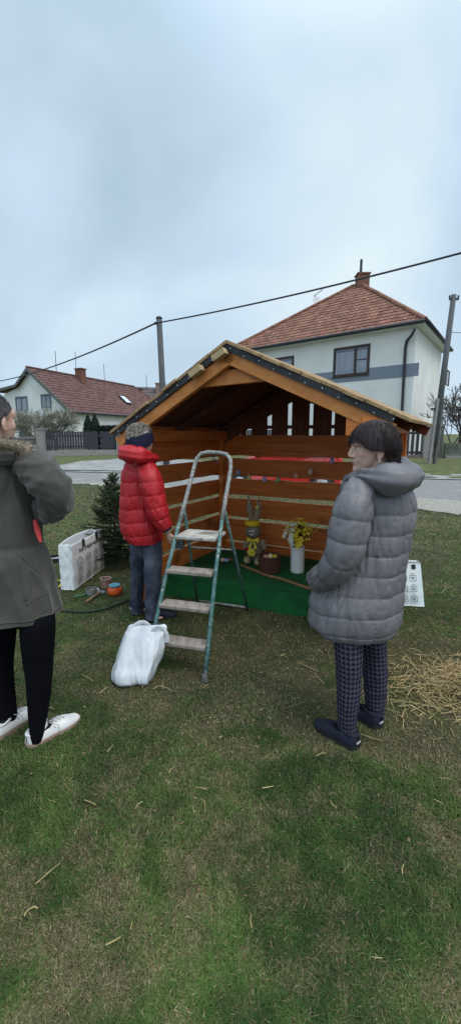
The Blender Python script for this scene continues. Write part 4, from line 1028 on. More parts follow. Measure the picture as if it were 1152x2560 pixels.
# trousers: both legs in one piece of clothing
mb = MB()
fold = lambda sd: (lambda t, z, v: .0045 * noise.noise(Vector((math.cos(t) * 2.5, math.sin(t) * 2.5, z * 14 + sd))) + .004 * noise.noise(Vector((math.cos(t) * 1.2, 0, z * 30 + sd))) * smooth(.5, .2, z))
loft(mb, rings([(1540, 828, 908, 2.07, .085), (1590, 833, 906, 2.06, .08), (1640, 837, 905, 2.04, .073), (1700, 841, 902, 2.03, .068), (1760, 841, 895, 2.02, .06), (1800, 843, 890, 2.02, .053), (1840, 846, 889, 2.02, .048)], 80), 48, fold(1), 1, uv=True)
loft(mb, rings([(1540, 885, 965, 2.17, .085), (1590, 897, 963, 2.18, .08), (1650, 903, 966, 2.19, .072), (1700, 908, 966, 2.19, .066), (1750, 912, 962, 2.19, .055), (1800, 918, 956, 2.19, .048)], 80), 48, fold(7), 1, uv=True)
mb.ball(at(893, 1560, 2.13), (.13, .11, .10), 24, 16); mb.build('trousers', M_hound, w1, world=True, smooth=True)
hL = gnd(893, 1873); shoe(w1, (hL.x, hL.y), (-.66, .75), .262, .100, .07, M_blk, M_blks, heelmark=M_silver, sole=.024, collar=.082)
hR = gnd(955, 1822); shoe(w1, (hR.x - .01, hR.y), (-.60, .80), .262, .100, .07, M_blk, M_blks, heelmark=M_silver, sole=.024, collar=.082)
# ---------------------------------------------------------------- person 2: red jacket
M_jk2 = mat('red_quilted_nylon', (.40, .010, .016), (.52, .018, .028), rough=.5, scale=5, var=.06, spec=.42, bump=.002, bscale=45)
M_navy = mat('navy_knit', (.005, .007, .030), (.010, .013, .045), rough=.85, scale=60)
M_jean = mat('dark_blue_denim', (.038, .046, .075), (.07, .08, .115), rough=.9, scale=6, patch=(.10, .115, .15), pscale=6, pth=(.55, .7))
M_hair2 = mat('grey_blonde_hair', (.30, .27, .23), (.5, .46, .40), rough=.5, scale=20, attr=True)
C2 = at(353, 1101, 3.48); R2 = basis((.66, .75, -.08), (0, .03, 1))
fw2 = Vector((.70, .71, 0)).normalized(); rt2 = Vector((fw2.y, -fw2.x, 0))
ch = at(350, 1220, 3.52); pe = at(363, 1370, 3.52)
J = dict(chest=ch, pelvis=pe, right=rt2, foot=Vector((.95, .12, 0)).normalized(), shR=at(368, 1192, 3.47), shL=ch - rt2 * .12 + Vector((0, 0, .1)), elR=at(393, 1265, 3.34), wrR=at(421, 1332, 3.34), elL=ch - rt2 * .13 + fw2 * .05 - Vector((0, 0, .18)), wrL=ch - rt2 * .08 + fw2 * .2 - Vector((0, 0, .2)),
         hipR=at(382, 1390, 3.48), hipL=at(346, 1390, 3.57), knR=at(383, 1450, 3.46), knL=at(344, 1450, 3.6), anR=at(380, 1530, 3.48), anL=at(344, 1512, 3.66))
J['handR'] = ((.28, .15, -1), (-.6, -.75, 0), .55, 1); J['handL'] = (fw2, (0, 0, 1), .5, -1)
w2 = body(C2, R2, .98, J, 'person', 'person in bright red quilted jacket and navy headband standing left of the stepladder')
face(w2, C2, R2, .98, M_hair2)
bandu = lambda ph: lerp(.012, .098, .5 + .5 * math.cos(ph)); bandl = lambda ph: lerp(-.075, .032, .5 + .5 * math.cos(ph)) - .03 * math.sin(ph) ** 2
mb = MB(); cap(mb, C2, R2, .091, .112, .124, bandl, 72, 16, .0012, 50, .85, 1, ztop=lambda ph: bandu(ph)); mb.build('headband', M_navy, w2, world=True, smooth=True, solid=.008)
mb = MB(); cap(mb, C2, R2, .084, .106, .118, lambda ph: lerp(-.085, .05, .5 + .5 * math.cos(ph)), 72, 18, .003, 30, .9, 2)
gc = [(1, 1, 1), (.8, .78, .74), (.55, .5, .45), (1.2, 1.2, 1.2), (.35, .3, .27)]
strands(mb, C2, R2, .088, .110, .122, 420, .05, .0016, (.02, .122), (.9, 5.4), .018, (0, -.9, .10), .45, gc, zlow=lambda ph: bandu(ph) - .010)
strands(mb, C2, R2, .088, .110, .122, 160, .05, .0016, (.09, .122), (0, 6.28), .02, (0, .2, .2), .8, gc, zlow=lambda ph: bandu(ph) - .004)
mb.build('hair', M_hair2, w2, world=True, smooth=True)
rl = rings([(1136, 335, 372, 3.5, .085), (1150, 322, 380, 3.5, .10), (1165, 312, 392, 3.5, .11), (1185, 306, 396, 3.51, .14), (1220, 304, 396, 3.52, .155), (1270, 303, 398, 3.52, .165), (1310, 304, 402, 3.52, .175), (1335, 311, 404, 3.52, .17), (1352, 325, 402, 3.52, .155)], 190)
mb = MB(); loft(mb, rl, 150, puffer(1.30, .107, .0115, lambda t: .12 * math.cos(t) + .1 * math.sin(t) + .12 * noise.noise(Vector((math.cos(t) * 1.5, math.sin(t) * 1.5, 5))), .008, 9), .92, cap_top=True)
jk = mb.build('jacket', M_jk2, w2, world=True, smooth=True)
mb = MB(); sleeve(mb, [(358, 1160, 3.46, .05), (368, 1176, 3.40, .078), (377, 1205, 3.36, .09), (384, 1240, 3.345, .088), (392, 1270, 3.34, .080), (402, 1296, 3.34, .070), (412, 1315, 3.34, .056), (416, 1322, 3.34, .05)], 130, .095, .011, 8, 44, .0075); mb.build('sleeve', M_jk2, jk, world=True, smooth=True)
mb = MB(); P_, r_ = pxpath([(412, 1314, 3.34, .046), (419, 1326, 3.34, .043)], 6); mb.tube(P_, r_, 20); mb.build('cuff', M_lin, jk, world=True, smooth=True)
mb = MB(); q = [(*(J['shL'] - Vector((0, 0, .02))), .075), (*J['elL'], .078), (*J['wrL'], .055)]; o_ = spl(q, 60); mb.tube([Vector(p[:3]) for p in o_], [float(p[3]) for p in o_], 28, puff=lambda L_, a, p: .016 * (bubble(L_ / .1) - .5)); mb.build('sleeve', M_jk2, jk, world=True, smooth=True)
mb = MB()
lump(mb, [(389, 1143, 3.60, .03), (384, 1146, 3.47, .038), (368, 1143, 3.38, .052), (345, 1138, 3.32, .070), (325, 1135, 3.34, .072), (315, 1133, 3.44, .062), (325, 1130, 3.58, .05), (350, 1132, 3.66, .045), (380, 1138, 3.66, .035)], 100, 44, 7, .011, .95)
mb.build('hood', M_jk2, jk, world=True, smooth=True)
mb = MB()
fold2 = lambda sd: (lambda t, z, v: .012 * noise.noise(Vector((math.cos(t) * 2, math.sin(t) * 2, z * 9 + sd))) + .006 * max(0, 1 - 3 * abs(noise.noise(Vector((math.cos(t) * 1.5, math.sin(t) * 1.5, z * 8 + sd + 3))))) ** 2 + .007 * noise.noise(Vector((math.cos(t) * 1.2, 0, z * 24 + sd))) * smooth(.45, .15, z))
loft(mb, rings([(1352, 356, 403, 3.49, .09), (1380, 358, 405, 3.48, .095), (1420, 360, 404, 3.45, .085), (1460, 362, 402, 3.45, .075), (1500, 364, 398, 3.46, .07), (1533, 364, 396, 3.47, .068), (1543, 364, 397, 3.47, .072)], 70), 44, fold2(1), 1)
loft(mb, rings([(1352, 328, 378, 3.57, .09), (1380, 326, 374, 3.575, .095), (1420, 327, 364, 3.6, .08), (1460, 327, 360, 3.62, .072), (1500, 328, 357, 3.64, .068), (1520, 330, 358, 3.65, .066), (1529, 329, 360, 3.65, .070)], 70), 44, fold2(5), 1)
mb.ball(at(364, 1372, 3.53), (.115, .10, .10), 24, 16); mb.build('trousers', M_jean, w2, world=True, smooth=True)
M_dk = mat('dark_trainer', (.012, .014, .025), rough=.7); M_dks = mat('pale_sole_edge', (.28, .26, .25), rough=.7)
h_ = gnd(362, 1548); shoe(w2, (h_.x, h_.y + .03), (.95, .12), .27, .105, .075, M_dk, M_blks, sole=.026, collar=.09)
h_ = gnd(322, 1527); shoe(w2, (h_.x, h_.y + .04), (.93, .25), .27, .105, .075, M_dk, M_dks, sole=.024, collar=.09)
# ---------------------------------------------------------------- person 3: olive parka at left edge
M_olive = mat('olive_grey_parka_cloth', (.046, .044, .036), (.074, .070, .058), rough=.75, scale=3.5, var=.1, sheen=.2, bump=.003, bscale=25)
M_tights = mat('black_leggings', (.004, .004, .006), rough=.95, spec=.08); M_hair3 = mat('dark_grey_brown_hair', (.03, .026, .027), (.08, .07, .073), rough=.5, scale=12, stretch=(1, 3, 3))
M_fur = mat('tan_faux_fur', (.55, .47, .38), (.75, .67, .56), rough=.9, attr=True)
M_wsh = mat('white_leather', (.62, .60, .58), (.72, .70, .68), rough=.45, scale=8, var=.04); M_gum = mat('gum_sole', (.30, .20, .16), rough=.6); M_lace = mat('grey_lace', (.42, .41, .42), rough=.8)
C3 = at(-15, 1052, 2.06); R3 = basis((.372, .926, -.03))
fw3 = Vector((.5, .866, 0)); rt3 = Vector((fw3.y, -fw3.x, 0))
ch = at(2, 1230, 2.1); pe = at(42, 1450, 2.1)
J = dict(chest=ch, pelvis=pe, right=rt3, foot=Vector((.65, .76, 0)), shR=at(66, 1180, 2.09), shL=at(-85, 1180, 2.15), elR=at(148, 1252, 2.0), wrR=at(95, 1288, 2.22), elL=at(-130, 1300, 2.2), wrL=at(-40, 1290, 2.38),
         hipR=at(88, 1480, 2.05), hipL=at(10, 1480, 2.14), knR=at(97, 1650, 2.02), knL=at(8, 1650, 2.14), anR=at(93, 1835, 2.0), anL=at(15, 1805, 2.12))
J['handR'] = ((-.7, .6, 0), (.5, .6, .6), .7, 1); J['handL'] = ((.8, .4, 0), (0, .6, .6), .7, -1)
w3p = body(C3, R3, 1.0, J, 'person', 'person in olive parka with fur trimmed hood and white trainers cut by left edge')
face(w3p, C3, R3, 1.0, M_hair3)
def zl3(ph):
    a = math.degrees(abs((ph + PI) % (2 * PI) - PI))
    if a < 60: return .07 - .02 * a / 60
    if a < 85: return lerp(.05, .02, (a - 60) / 25)
    if a < 105: return lerp(.03, .0, (a - 85) / 20)
    return lerp(.0, -.07, min(1, (a - 105) / 40))
mb = MB(); cap(mb, C3, R3, .083, .106, .124, zl3, 90, 22, .0015, 60, .9, 6); mb.ball(C3 + R3 @ Vector((0, -.13, .03)), (.035, .035, .035), 16, 10)
ms = MB(); strands(ms, C3, R3, .086, .109, .127, 400, .07, .0009, (.0, .12), (0, 6.28), .003, (0, -1, .0), .10, zlow=zl3); hr_ = mb.build('hair', M_hair3, w3p, world=True, smooth=True, solid=.005); ms.build('loose_strands', M_hair3, hr_, world=True)
rl = rings([(1092, -42, 28, 2.10, .068), (1108, -50, 48, 2.11, .085), (1125, -75, 76, 2.12, .10), (1145, -92, 94, 2.12, .125), (1180, -100, 100, 2.12, .14), (1230, -100, 92, 2.12, .15), (1300, -92, 92, 2.11, .155), (1350, -84, 104, 2.11, .16), (1400, -78, 119, 2.1, .165), (1450, -72, 131, 2.1, .17), (1500, -66, 141, 2.1, .175), (1533, -62, 146, 2.1, .18)], 190)
def pk(t, z, v):
    w = noise.noise(Vector((math.cos(t) * 2.4, math.sin(t) * 2.4, z * 4.5))); w2 = noise.noise(Vector((math.cos(t) * 5, math.sin(t) * 5, z * 12 + 4)))
    rg = max(0, 1 - 3.0 * abs(noise.noise(Vector((math.cos(t) * 2.2 + 4, math.sin(t) * 2.2, z * 3.2 + 1.5 * math.cos(t)))))); return .018 * w + .006 * w2 + .009 * rg ** 2 + .007 * math.exp(-((z - .66) / .015) ** 2) * .0 - .006 * math.exp(-((z - 1.02) / .02) ** 2)
mb = MB(); loft(mb, rl, 150, pk, .92, cap_top=True); pk_ = mb.build('parka', M_olive, w3p, world=True, smooth=True)
mb = MB(); P, r = pxpath([(62, 1150, 2.08, .065), (84, 1162, 2.03, .082), (110, 1192, 2.0, .084), (133, 1224, 1.99, .078), (142, 1250, 2.01, .072), (128, 1268, 2.07, .068), (105, 1278, 2.16, .058), (92, 1280, 2.24, .05)], 120)
def pk2(L_, a, p):
    rg = max(0, 1 - 2.6 * abs(noise.noise(Vector((L_ * 13 + math.sin(a), math.cos(a) * 1.1, 7))))); return .010 * rg ** 2 + .013 * noise.noise(Vector((L_ * 22, math.cos(a) * 1.2, math.sin(a) * 1.2 + 3))) * smooth(.05, .2, L_) + .005 * noise.noise(Vector((L_ * 40, math.cos(a) * 2, math.sin(a) * 2)))
mb.tube(P, r, 44, puff=pk2); mb.build('sleeve', M_olive, pk_, world=True, smooth=True)
mb = MB(); P, r = pxpath([(-70, 1160, 2.15, .075), (-110, 1230, 2.17, .08), (-130, 1300, 2.2, .07), (-60, 1300, 2.34, .05)], 60); mb.tube(P, r, 32, puff=pk2); mb.build('sleeve', M_olive, pk_, world=True, smooth=True)
mb = MB(); lump(mb, [(-85, 1150, 2.2, .04), (-75, 1150, 2.07, .045), (-40, 1152, 2.01, .05), (5, 1152, 1.985, .052), (45, 1148, 2.02, .048), (70, 1150, 2.07, .045), (80, 1145, 2.2, .035)], 80, 36, 4, .006, .62); mb.build('hood', M_olive, pk_, world=True, smooth=True)
mb = MB(); P, r = pxpath([(97, 1160, 2.12, .012), (88, 1140, 2.05, .020), (60, 1122, 1.985, .026), (20, 1112, 1.95, .03), (-25, 1112, 1.94, .03), (-70, 1125, 2.0, .027), (-90, 1145, 2.1, .02), (-60, 1135, 2.3, .02), (0, 1125, 2.34, .02), (70, 1130, 2.28, .02), (92, 1140, 2.2, .015)], 120)
mb.tube(P, [k * .8 for k in r], 16, col=(.35, .33, .3))
for i in range(4200):
    k = random.randrange(2, len(P) - 2) ; T_ = (P[k + 1] - P[k - 1]).normalized(); a = random.uniform(0, 2 * PI); X_ = T_.cross(Vector((0, 0, 1))).normalized(); Y2 = T_.cross(X_)
    o_ = X_ * math.cos(a) + Y2 * math.sin(a); p = P[k] + o_ * r[k] * .6; d = (o_ + Vector((random.gauss(0, .35), random.gauss(0, .35), random.gauss(-.1, .35)))).normalized(); l = random.uniform(.02, .045) ; g_ = random.choice([(.9, .85, .8), (1.2, 1.2, 1.2), (.5, .42, .36), (.28, .22, .19), (.7, .6, .5), (1.0, .95, .85)])
    s_ = d.cross(T_).normalized() * .0012
    m_ = p + d * l * .6 + Vector((0, 0, -.002)); e_ = p + d * l + Vector((0, 0, -.009)) + T_ * random.gauss(0, .006)
    mb.add([p - s_, p + s_, m_ + s_ * .8, m_ - s_ * .8, e_], [(0, 1, 2, 3), (3, 2, 4)], g_)
mb.build('fur_trim', M_fur, pk_, world=True)
# pocket flap, seams
def onloft(rl, t, k, off=.004, puff=None):
    cx, cy, cz, a, b = rl[k]; c_, s_ = math.cos(t), math.sin(t); x = a * math.copysign(abs(c_) ** .92, c_); y = b * math.copysign(abs(s_) ** .92, s_); l = math.hypot(x, y); d = (puff(t, cz, 0) if puff else 0) + off
    return Vector((cx + x + x / l * d, cy + y + y / l * d, cz))
mb = MB(); mb.tube([onloft(rl, -.95 + .0, 125 + i, .002, pk) for i in range(0, 42, 3)], .0022, 6); mb.tube([onloft(rl, -.95 + i * .06, 166 - i * .6 .__int__() if False else 166 - i // 2, .002, pk) for i in range(0, 13)], .0022, 6)
mb.tube([onloft(rl, -.95 + i * .05, 125 + i * 2, .002, pk) for i in range(0, 10)], .0022, 6); mb.build('pocket_seam', M_olive, pk_, world=True, smooth=True)
mb = MB(); mb.tube([onloft(rl, 2 * PI * i / 60, 182, .003, pk) for i in range(61)], .003, 6, cap=False); mb.build('hem_seam', M_olive, pk_, world=True, smooth=True)
M_redc = mat('coral_red_cloth', (.55, .05, .05), rough=.7)
mb = MB(); P, r = pxpath([(88, 1300, 2.06, .010), (95, 1328, 2.03, .013), (103, 1356, 2.0, .006)], 20); mb.tube(P, [(k, k * .5) for k in r], 12); mb.build('red_scarf_end', M_redc, w3p, world=True, smooth=True)
mb = MB()
loft(mb, rings([(1532, 56, 134, 2.05, .08), (1560, 53, 137, 2.03, .085), (1610, 56, 135, 2.02, .08), (1650, 60, 133, 2.02, .07), (1690, 67, 130, 2.02, .066), (1730, 70, 127, 2.02, .063), (1780, 73, 120, 2.01, .055), (1820, 76, 112, 2.0, .045), (1850, 78, 108, 2.0, .04)], 70), 40, None, 1)
loft(mb, rings([(1532, -34, 43, 2.14, .08), (1560, -34, 41, 2.14, .085), (1610, -30, 36, 2.14, .08), (1660, -28, 32, 2.14, .07), (1710, -26, 34, 2.14, .065), (1760, -16, 40, 2.13, .055), (1800, -2, 42, 2.12, .045), (1825, 2, 38, 2.12, .04)], 70), 40, None, 1)
mb.ball(at(48, 1520, 2.1), (.15, .12, .10), 24, 16); mb.build('leggings', M_tights, w3p, world=True, smooth=True)
h_ = gnd(66, 1872); shoe(w3p, (h_.x, h_.y + .01), (.62, .78), .295, .100, .07, M_wsh, M_gum, sole=.022, collar=.075, laces=M_lace)
h_ = gnd(-16, 1850); shoe(w3p, (h_.x, h_.y), (.42, .90), .28, .098, .07, M_wsh, M_gum, sole=.022, collar=.075, laces=M_lace)
# ================================================================ props around the stall
def addtag(o, label, cat, group=None): return tag(o, label, cat, group)
# --- red car parked behind the stall
M_car = mat('red_car_paint', (.50, .016, .015), rough=.25, var=.05, spec=.6, coat=.6); M_cgl = mat('car_glass', (.03, .035, .04), rough=.08, spec=.8); M_tyre = mat('tyre_rubber', (.015, .015, .016), rough=.9); M_rim = mat('silver_wheel_rim', (.5, .5, .52), rough=.3, metal=.7)
wl0 = at(600, 1200, 11.4); wl1 = at(804, 1200, 11.1); cx0 = Vector((wl0.x, wl0.y, 0)); cx1 = Vector((wl1.x, wl1.y, 0)); cdv = (cx1 - cx0).normalized(); cnv = Vector((-cdv.y, cdv.x, 0))
car = thing('parked_car', (cx0 + cx1) / 2 + cnv * .8, 0, 'red hatchback parked on the road verge behind the stall, seen through the board gaps', 'car')
wb = (cx1 - cx0).length
prof = [(-.48, .30), (-.52, .52), (-.44, .72), (-.05, .88), (.35, .97), (.95, 1.36), (1.35, 1.43), (2.3, 1.41), (2.75, 1.15), (2.98, .98), (3.06, .6), (3.02, .32)]
def carp(x, z, w): return cx0 + cdv * (x * wb / 2.45) + cnv * w + Vector((0, 0, z))
mb = MB(); n = len(prof)
secs = [(-.0, .90), (.06, 1.0), (.8, 1.0), (1.54, 1.0), (1.60, .90)]
for w_, k in secs:
    for x, z in prof:
        tl2 = .14 * max(0, (z - .9) / .5); ww = w_ + (tl2 if w_ < .8 else -tl2 if w_ > .8 else 0)
        mb.v.append(carp(1.1 + (x - 1.1) * (1 if k == 1 else .975), .3 + (z - .3) * (1 if k == 1 else .97), ww))
for j in range(len(secs) - 1):
    for i in range(n):
        i2 = (i + 1) % n; mb.f.append([j * n + i, j * n + i2, (j + 1) * n + i2, (j + 1) * n + i])
mb.f.append(list(range(n))[::-1]); mb.f.append([(len(secs) - 1) * n + i for i in range(n)])
mb.build('body', M_car, car, world=True)
mb = MB(); mb.prism([carp(.52, .98, .05), carp(1.0, 1.32, .118), carp(1.55, 1.36, .13), carp(1.55, .98, .05)], cnv * -.03); mb.prism([carp(1.62, .98, .05), carp(1.62, 1.36, .13), carp(2.3, 1.33, .12), carp(2.6, .98, .05)], cnv * -.03); mb.build('window', M_cgl, car, world=True)
mb = MB(); mb.ball(carp(.55, 1.02, -.10), (.09, .06, .06)); mb.build('mirror', M_blks, car, world=True, smooth=True)
for x in (0, 2.45):
    for w_ in (.02, 1.58):
        Rw = Matrix((cdv, Vector((0, 0, 1)), cnv)).transposed()
        mb = MB(); c = carp(x, .31, w_); mb.lathe([(.2, -.09), (.30, -.09), (.315, -.05), (.315, .05), (.30, .09), (.2, .09)], c, 26, Rw); wh = mb.build('wheel', M_tyre, car, world=True, smooth=True)
        mb = MB(); mb.lathe([(.01, -.10), (.05, -.105), (.19, -.085), (.205, -.095), (.205, .095), (.05, .10), (.01, .10)], c, 26, Rw); mb.build('rim', M_rim, wh, world=True)
mb = MB(); mb.ball(carp(-.78, .62, .16), (.09, .12, .08)); mb.build('headlight', M_rim, car, world=True, smooth=True)
mb = MB(); mb.box(carp(2.98, .85, .12), (.1, .14, .16)); mb.build('tail_light', M_redc, car, world=True)
# --- egg garland on the rear wall
eggs = [(540, 1154, (.50, .25, .33)), (595, 1181, (.17, .24, .42)), (622, 1194, (.62, .48, .10)), (661, 1198, (.38, .26, .52)), (695, 1200, (.16, .33, .08)), (739, 1189, (.58, .22, .10)), (776, 1179, (.60, .32, .27)), (829, 1152, (.30, .18, .34))]
M_string = mat('thin_string', (.30, .22, .14), rough=.9)
ep = [SM @ sh_y(a, b, WD - .09) for a, b, c in eggs]
gar = thing('egg_garland', ep[3], PHI, 'string of eight pastel coloured eggs hanging across the rear boards of the stall', 'garland')
P_ = [SM @ sh_y(a, b, WD - .07) for a, b in ((536, 1128), (560, 1155), (595, 1170), (622, 1183), (661, 1187), (695, 1189), (739, 1179), (776, 1168), (829, 1141), (870, 1110))]
mb = MB(); o_ = spl(P_, 60); mb.tube([Vector(p) for p in o_], .0016, 5); mb.build('string', M_string, gar, world=True)
names_ = ['pink', 'blue', 'yellow', 'lilac', 'green', 'orange', 'peach', 'purple']
def egg(mb, c, s=.032, R=None, fat=.74): mb.lathe([(.001, -s)] + [(fat * s * math.cos(t) * (1 - .16 * math.sin(t)), s * math.sin(t)) for t in [(-PI / 2 + PI * k / 12) for k in range(1, 12)]] + [(.001, s)], c, 16, R)
for (a, b, c), p, nm in zip(eggs, ep, names_):
    mb = MB(); egg(mb, p, .035, Matrix.Rotation(random.uniform(-.3, .3), 3, 'Y')); mb.tube([p + Vector((0, 0, .028)), p + Vector((0, .01, .055))], .001, 4)
    o = mb.build('egg', mat('egg_' + nm, tuple(min(.9, k * 1.5 + .12) for k in c), tuple(min(.9, k * 1.1 + .22) for k in c), rough=.5, scale=50), gar, world=True, smooth=True); o['label'] = nm + ' egg'
# --- straw rabbit
M_hay = mat('dry_hay', (.22, .18, .13), (.36, .30, .225), rough=.95, scale=40, attr=True); M_yel = mat('yellow_felt', (.78, .50, .015), rough=.85, scale=60); M_yel2 = mat('yellow_ribbon', (.82, .64, .05), rough=.5)
def pz(px, py, ly): return SM @ sh_y(px, py, ly)
rbY = .98
rb0 = SM @ sh_z(633, 1409, PZ); lyr = (SMi @ rb0).y + .05
rab = thing('straw_rabbit', rb0, PHI, 'grey brown hay rabbit with long ears and yellow bow seated on the green platform', 'decoration')
X_ = su; F_ = Vector((-.25, -.97, 0)).normalized(); Rr = basis(F_)
def hairy(mb, c, r, n, R=None, l=.022, up=0):
    for i in range(n):
        d = Vector((random.gauss(0, 1), random.gauss(0, 1), random.gauss(0, 1))).normalized(); p = Vector((d.x * r[0], d.y * r[1], d.z * r[2])); p = Vector(c) + (R @ p if R else p)
        t = d.cross(Vector((random.gauss(0, 1), random.gauss(0, 1), random.gauss(0, 1)))).normalized(); e = p + (t * .8 + d * .35 + Vector((0, 0, up))) * l * random.uniform(.4, 1.2); s_ = d.cross(t) * .0012
        k = random.uniform(.4, 1.7); mb.add([p - s_, p + s_, e], [(0, 1, 2)], (k, k * .97, k * .9))
bd = pz(636, 1374, lyr); hd = pz(632, 1328, lyr - .02)
mb = MB(); mb.ball(bd, (.095, .085, .115), 18, 12, col=(.9, .9, .9), disp=lambda d: .05 * noise.noise(d * 5)); hairy(mb, bd, (.097, .087, .117), 1900, l=.03); mb.build('body', M_hay, rab, world=True)
mb = MB(); mb.ball(hd, (.078, .07, .075), 18, 12, col=(.85, .85, .85)); hairy(mb, hd, (.079, .071, .076), 1500, l=.018); hdo = mb.build('head', M_hay, rab, world=True)
for e0, e1, bw in (((627, 1300), (621, 1243), -1), ((641, 1300), (647, 1249), 1)):
    a_, b_ = pz(*e0, lyr), pz(*e1, lyr); mb = MB()
    mb.tube([a_, a_.lerp(b_, .45), a_.lerp(b_, .8), b_], [.022, .036, .022, .003], 10, col=(1, 1, .9))
    for i in range(260):
        t = random.random(); p = a_.lerp(b_, t) + X_ * random.uniform(-.026, .026) * (1 - t * .8) + F_ * random.uniform(-.008, .02); e = p + Vector((random.gauss(0, .006), 0, random.uniform(.02, .06))); k = random.uniform(.5, 1.7)
        mb.add([p - X_ * .0014, p + X_ * .0014, e], [(0, 1, 2)], (k, k, k * .85))
    mb.build('ear', M_hay, rab, world=True)
mb = MB(); Cc = pz(630, 1308, lyr - .02); mb.lathe([(.070, -.022), (.076, -.016), (.076, .018), (.068, .026), (.03, .028), (.001, .028)], Cc, 24, wob=lambda a, z: .02 * math.sin(a * 22)); mb.build('cap', M_yel, rab, world=True)
f0 = hd + F_ * .068
mb = MB()
for sx in (-.014, .014): mb.ball(f0 + Rr @ Vector((sx, .006, .012)), (.013, .006, .016), 12, 8, Rr)
mb.ball(f0 + Rr @ Vector((-.009, .008, -.018)), (.012, .006, .010), 10, 6, Rr); mb.ball(f0 + Rr @ Vector((.009, .008, -.018)), (.012, .006, .010), 10, 6, Rr)
mb.build('face_patch', M_white, hdo, world=True, smooth=True)
mb = MB()
for sx in (-.012, .012): mb.ball(f0 + Rr @ Vector((sx, .011, .010)), (.006, .004, .009), 10, 6, Rr)
mb.ball(f0 + Rr @ Vector((0, .014, -.006)), (.008, .006, .006), 10, 6, Rr); mb.build('eyes_and_nose', M_iris, hdo, world=True, smooth=True)
def bow(mb, c, s):
    for sg in (-1, 1):
        mb.add([c + Rr @ Vector((0, .01, 0)) * s, c + Rr @ Vector((sg * .9, .25, .55)) * s, c + Rr @ Vector((sg * 1.05, .1, 0)) * s, c + Rr @ Vector((sg * .85, .25, -.45)) * s, c + Rr @ Vector((sg * .45, .5, .0)) * s], [(0, 1, 4), (1, 2, 4), (2, 3, 4), (3, 0, 4)])
        mb.prism([c + Rr @ Vector((sg * .05, .15, -.1)) * s, c + Rr @ Vector((sg * .35, .15, -1.5)) * s, c + Rr @ Vector((sg * .75, .12, -1.35)) * s, c + Rr @ Vector((sg * .25, .15, -.05)) * s], F_ * .002)
    mb.ball(c + F_ * s * .3, s * .2, 10, 6)
mb = MB(); bow(mb, pz(632, 1350, lyr - .115), .062); mb.build('bow', M_yel2, rab, world=True, solid=.002)
mb = MB(); mb.ball(pz(641, 1268, lyr - .03), (.012, .008, .018), 10, 6); mb.build('ear_ribbon', M_yel2, rab, world=True)
for px, ly_ in ((618, .04), (645, .03)):
    c = pz(px, 1402, lyr - .10); c.z = PZ + .045; mb = MB(); mb.ball(c, (.044, .052, .044), 16, 10, Rr, col=(1.1, 1.1, .8)); hairy(mb, c, (.045, .053, .045), 300, Rr, .012); mb.build('foot', M_hay, rab, world=True)
    mb = MB(); mb.box(c + F_ * .051 + Vector((0, 0, .004)), (.030, .008, .030), Rr); mb.build('foot_pad', mat('straw_yellow_pad', (.50, .44, .14), rough=.8), rab, world=True)
for e0, e1 in (((616, 1352), (610, 1372)), ((655, 1352), (661, 1374))):
    a_, b_ = pz(*e0, lyr - .02), pz(*e1, lyr - .05); mb = MB(); mb.tube([a_, a_.lerp(b_, .6), b_], [.030, .030, .018], 10, col=(1, 1, .9)); hairy(mb, a_.lerp(b_, .5), (.022, .022, .035), 200, None, .016); mb.build('arm', M_hay, rab, world=True)
mb = MB(); mb.ball(pz(617, 1373, lyr - .12), (.032, .018, .018), 12, 8, disp=lambda d: .2 * noise.noise(d * 4)); mb.build('red_flower', mat('red_petals', (.32, .012, .02), rough=.8), rab, world=True)
mb = MB(); c = pz(628, 1381, lyr - .135)
for k in range(6):
    a = k * PI / 3; mb.ball(c + Rr @ Vector((math.cos(a) * .026, 0, math.sin(a) * .026)), (.019, .007, .019), 10, 6, Rr)
mb.ball(c + F_ * .008, .009, 10, 6); mb.build('yellow_flower', M_yel2, rab, world=True)
# --- basket
M_wick = mat('brown_wicker', (.075, .028, .018), (.14, .055, .035), rough=.7, scale=30)
bc = SM @ sh_z(673, 1430, PZ); bs = thing('basket', bc, PHI, 'round dark brown wicker basket with eggs beside the straw rabbit', 'basket')
mb = MB(); mb.lathe([(.001, .004), (.078, .004), (.096, .06), (.100, .13), (.098, .165), (.094, .165), (.094, .12), (.001, .115)], bc, 32); mb.build('liner', M_wick, bs, world=True)
mb = MB()
for j in range(15):
    z = .010 + j * .0112; r_ = .082 + .018 * math.sin(min(1, z / .09) * PI / 2) + .003
    mb.tube([bc + Vector(((r_ + .003 * (1 if (k + j) % 2 else -1)) * math.cos(2 * PI * k / 28), (r_ + .003 * (1 if (k + j) % 2 else -1)) * math.sin(2 * PI * k / 28), z + .002 * math.sin(k * 1.7 + j))) for k in range(29)], .0058, 6, cap=False)
mb.build('weave', M_wick, bs, world=True)
for dx, dy, m in ((-.03, -.03, bpy.data.materials['egg_orange']), (.02, -.02, bpy.data.materials['egg_yellow']), (-.005, .03, bpy.data.materials['egg_peach']), (.045, .02, M_yel2)):
    mb = MB(); egg(mb, bc + su * dx + sv * dy + Vector((0, 0, .155)), .034, Matrix.Rotation(.9, 3, 'X')); o = mb.build('egg', m, None, smooth=True)
    o.data.transform(Matrix.Translation(-(bc + su * dx + sv * dy + Vector((0, 0, .13))))); o.location = bc + su * dx + sv * dy + Vector((0, 0, .13))
    tag(o, {(-.03): 'orange egg lying in the wicker basket', .02: 'pale yellow egg lying in the wicker basket', -.005: 'peach egg at the back of the wicker basket', .045: 'bright golden egg at the right rim of the wicker basket'}[dx], 'egg', 'eggs in the wicker basket')
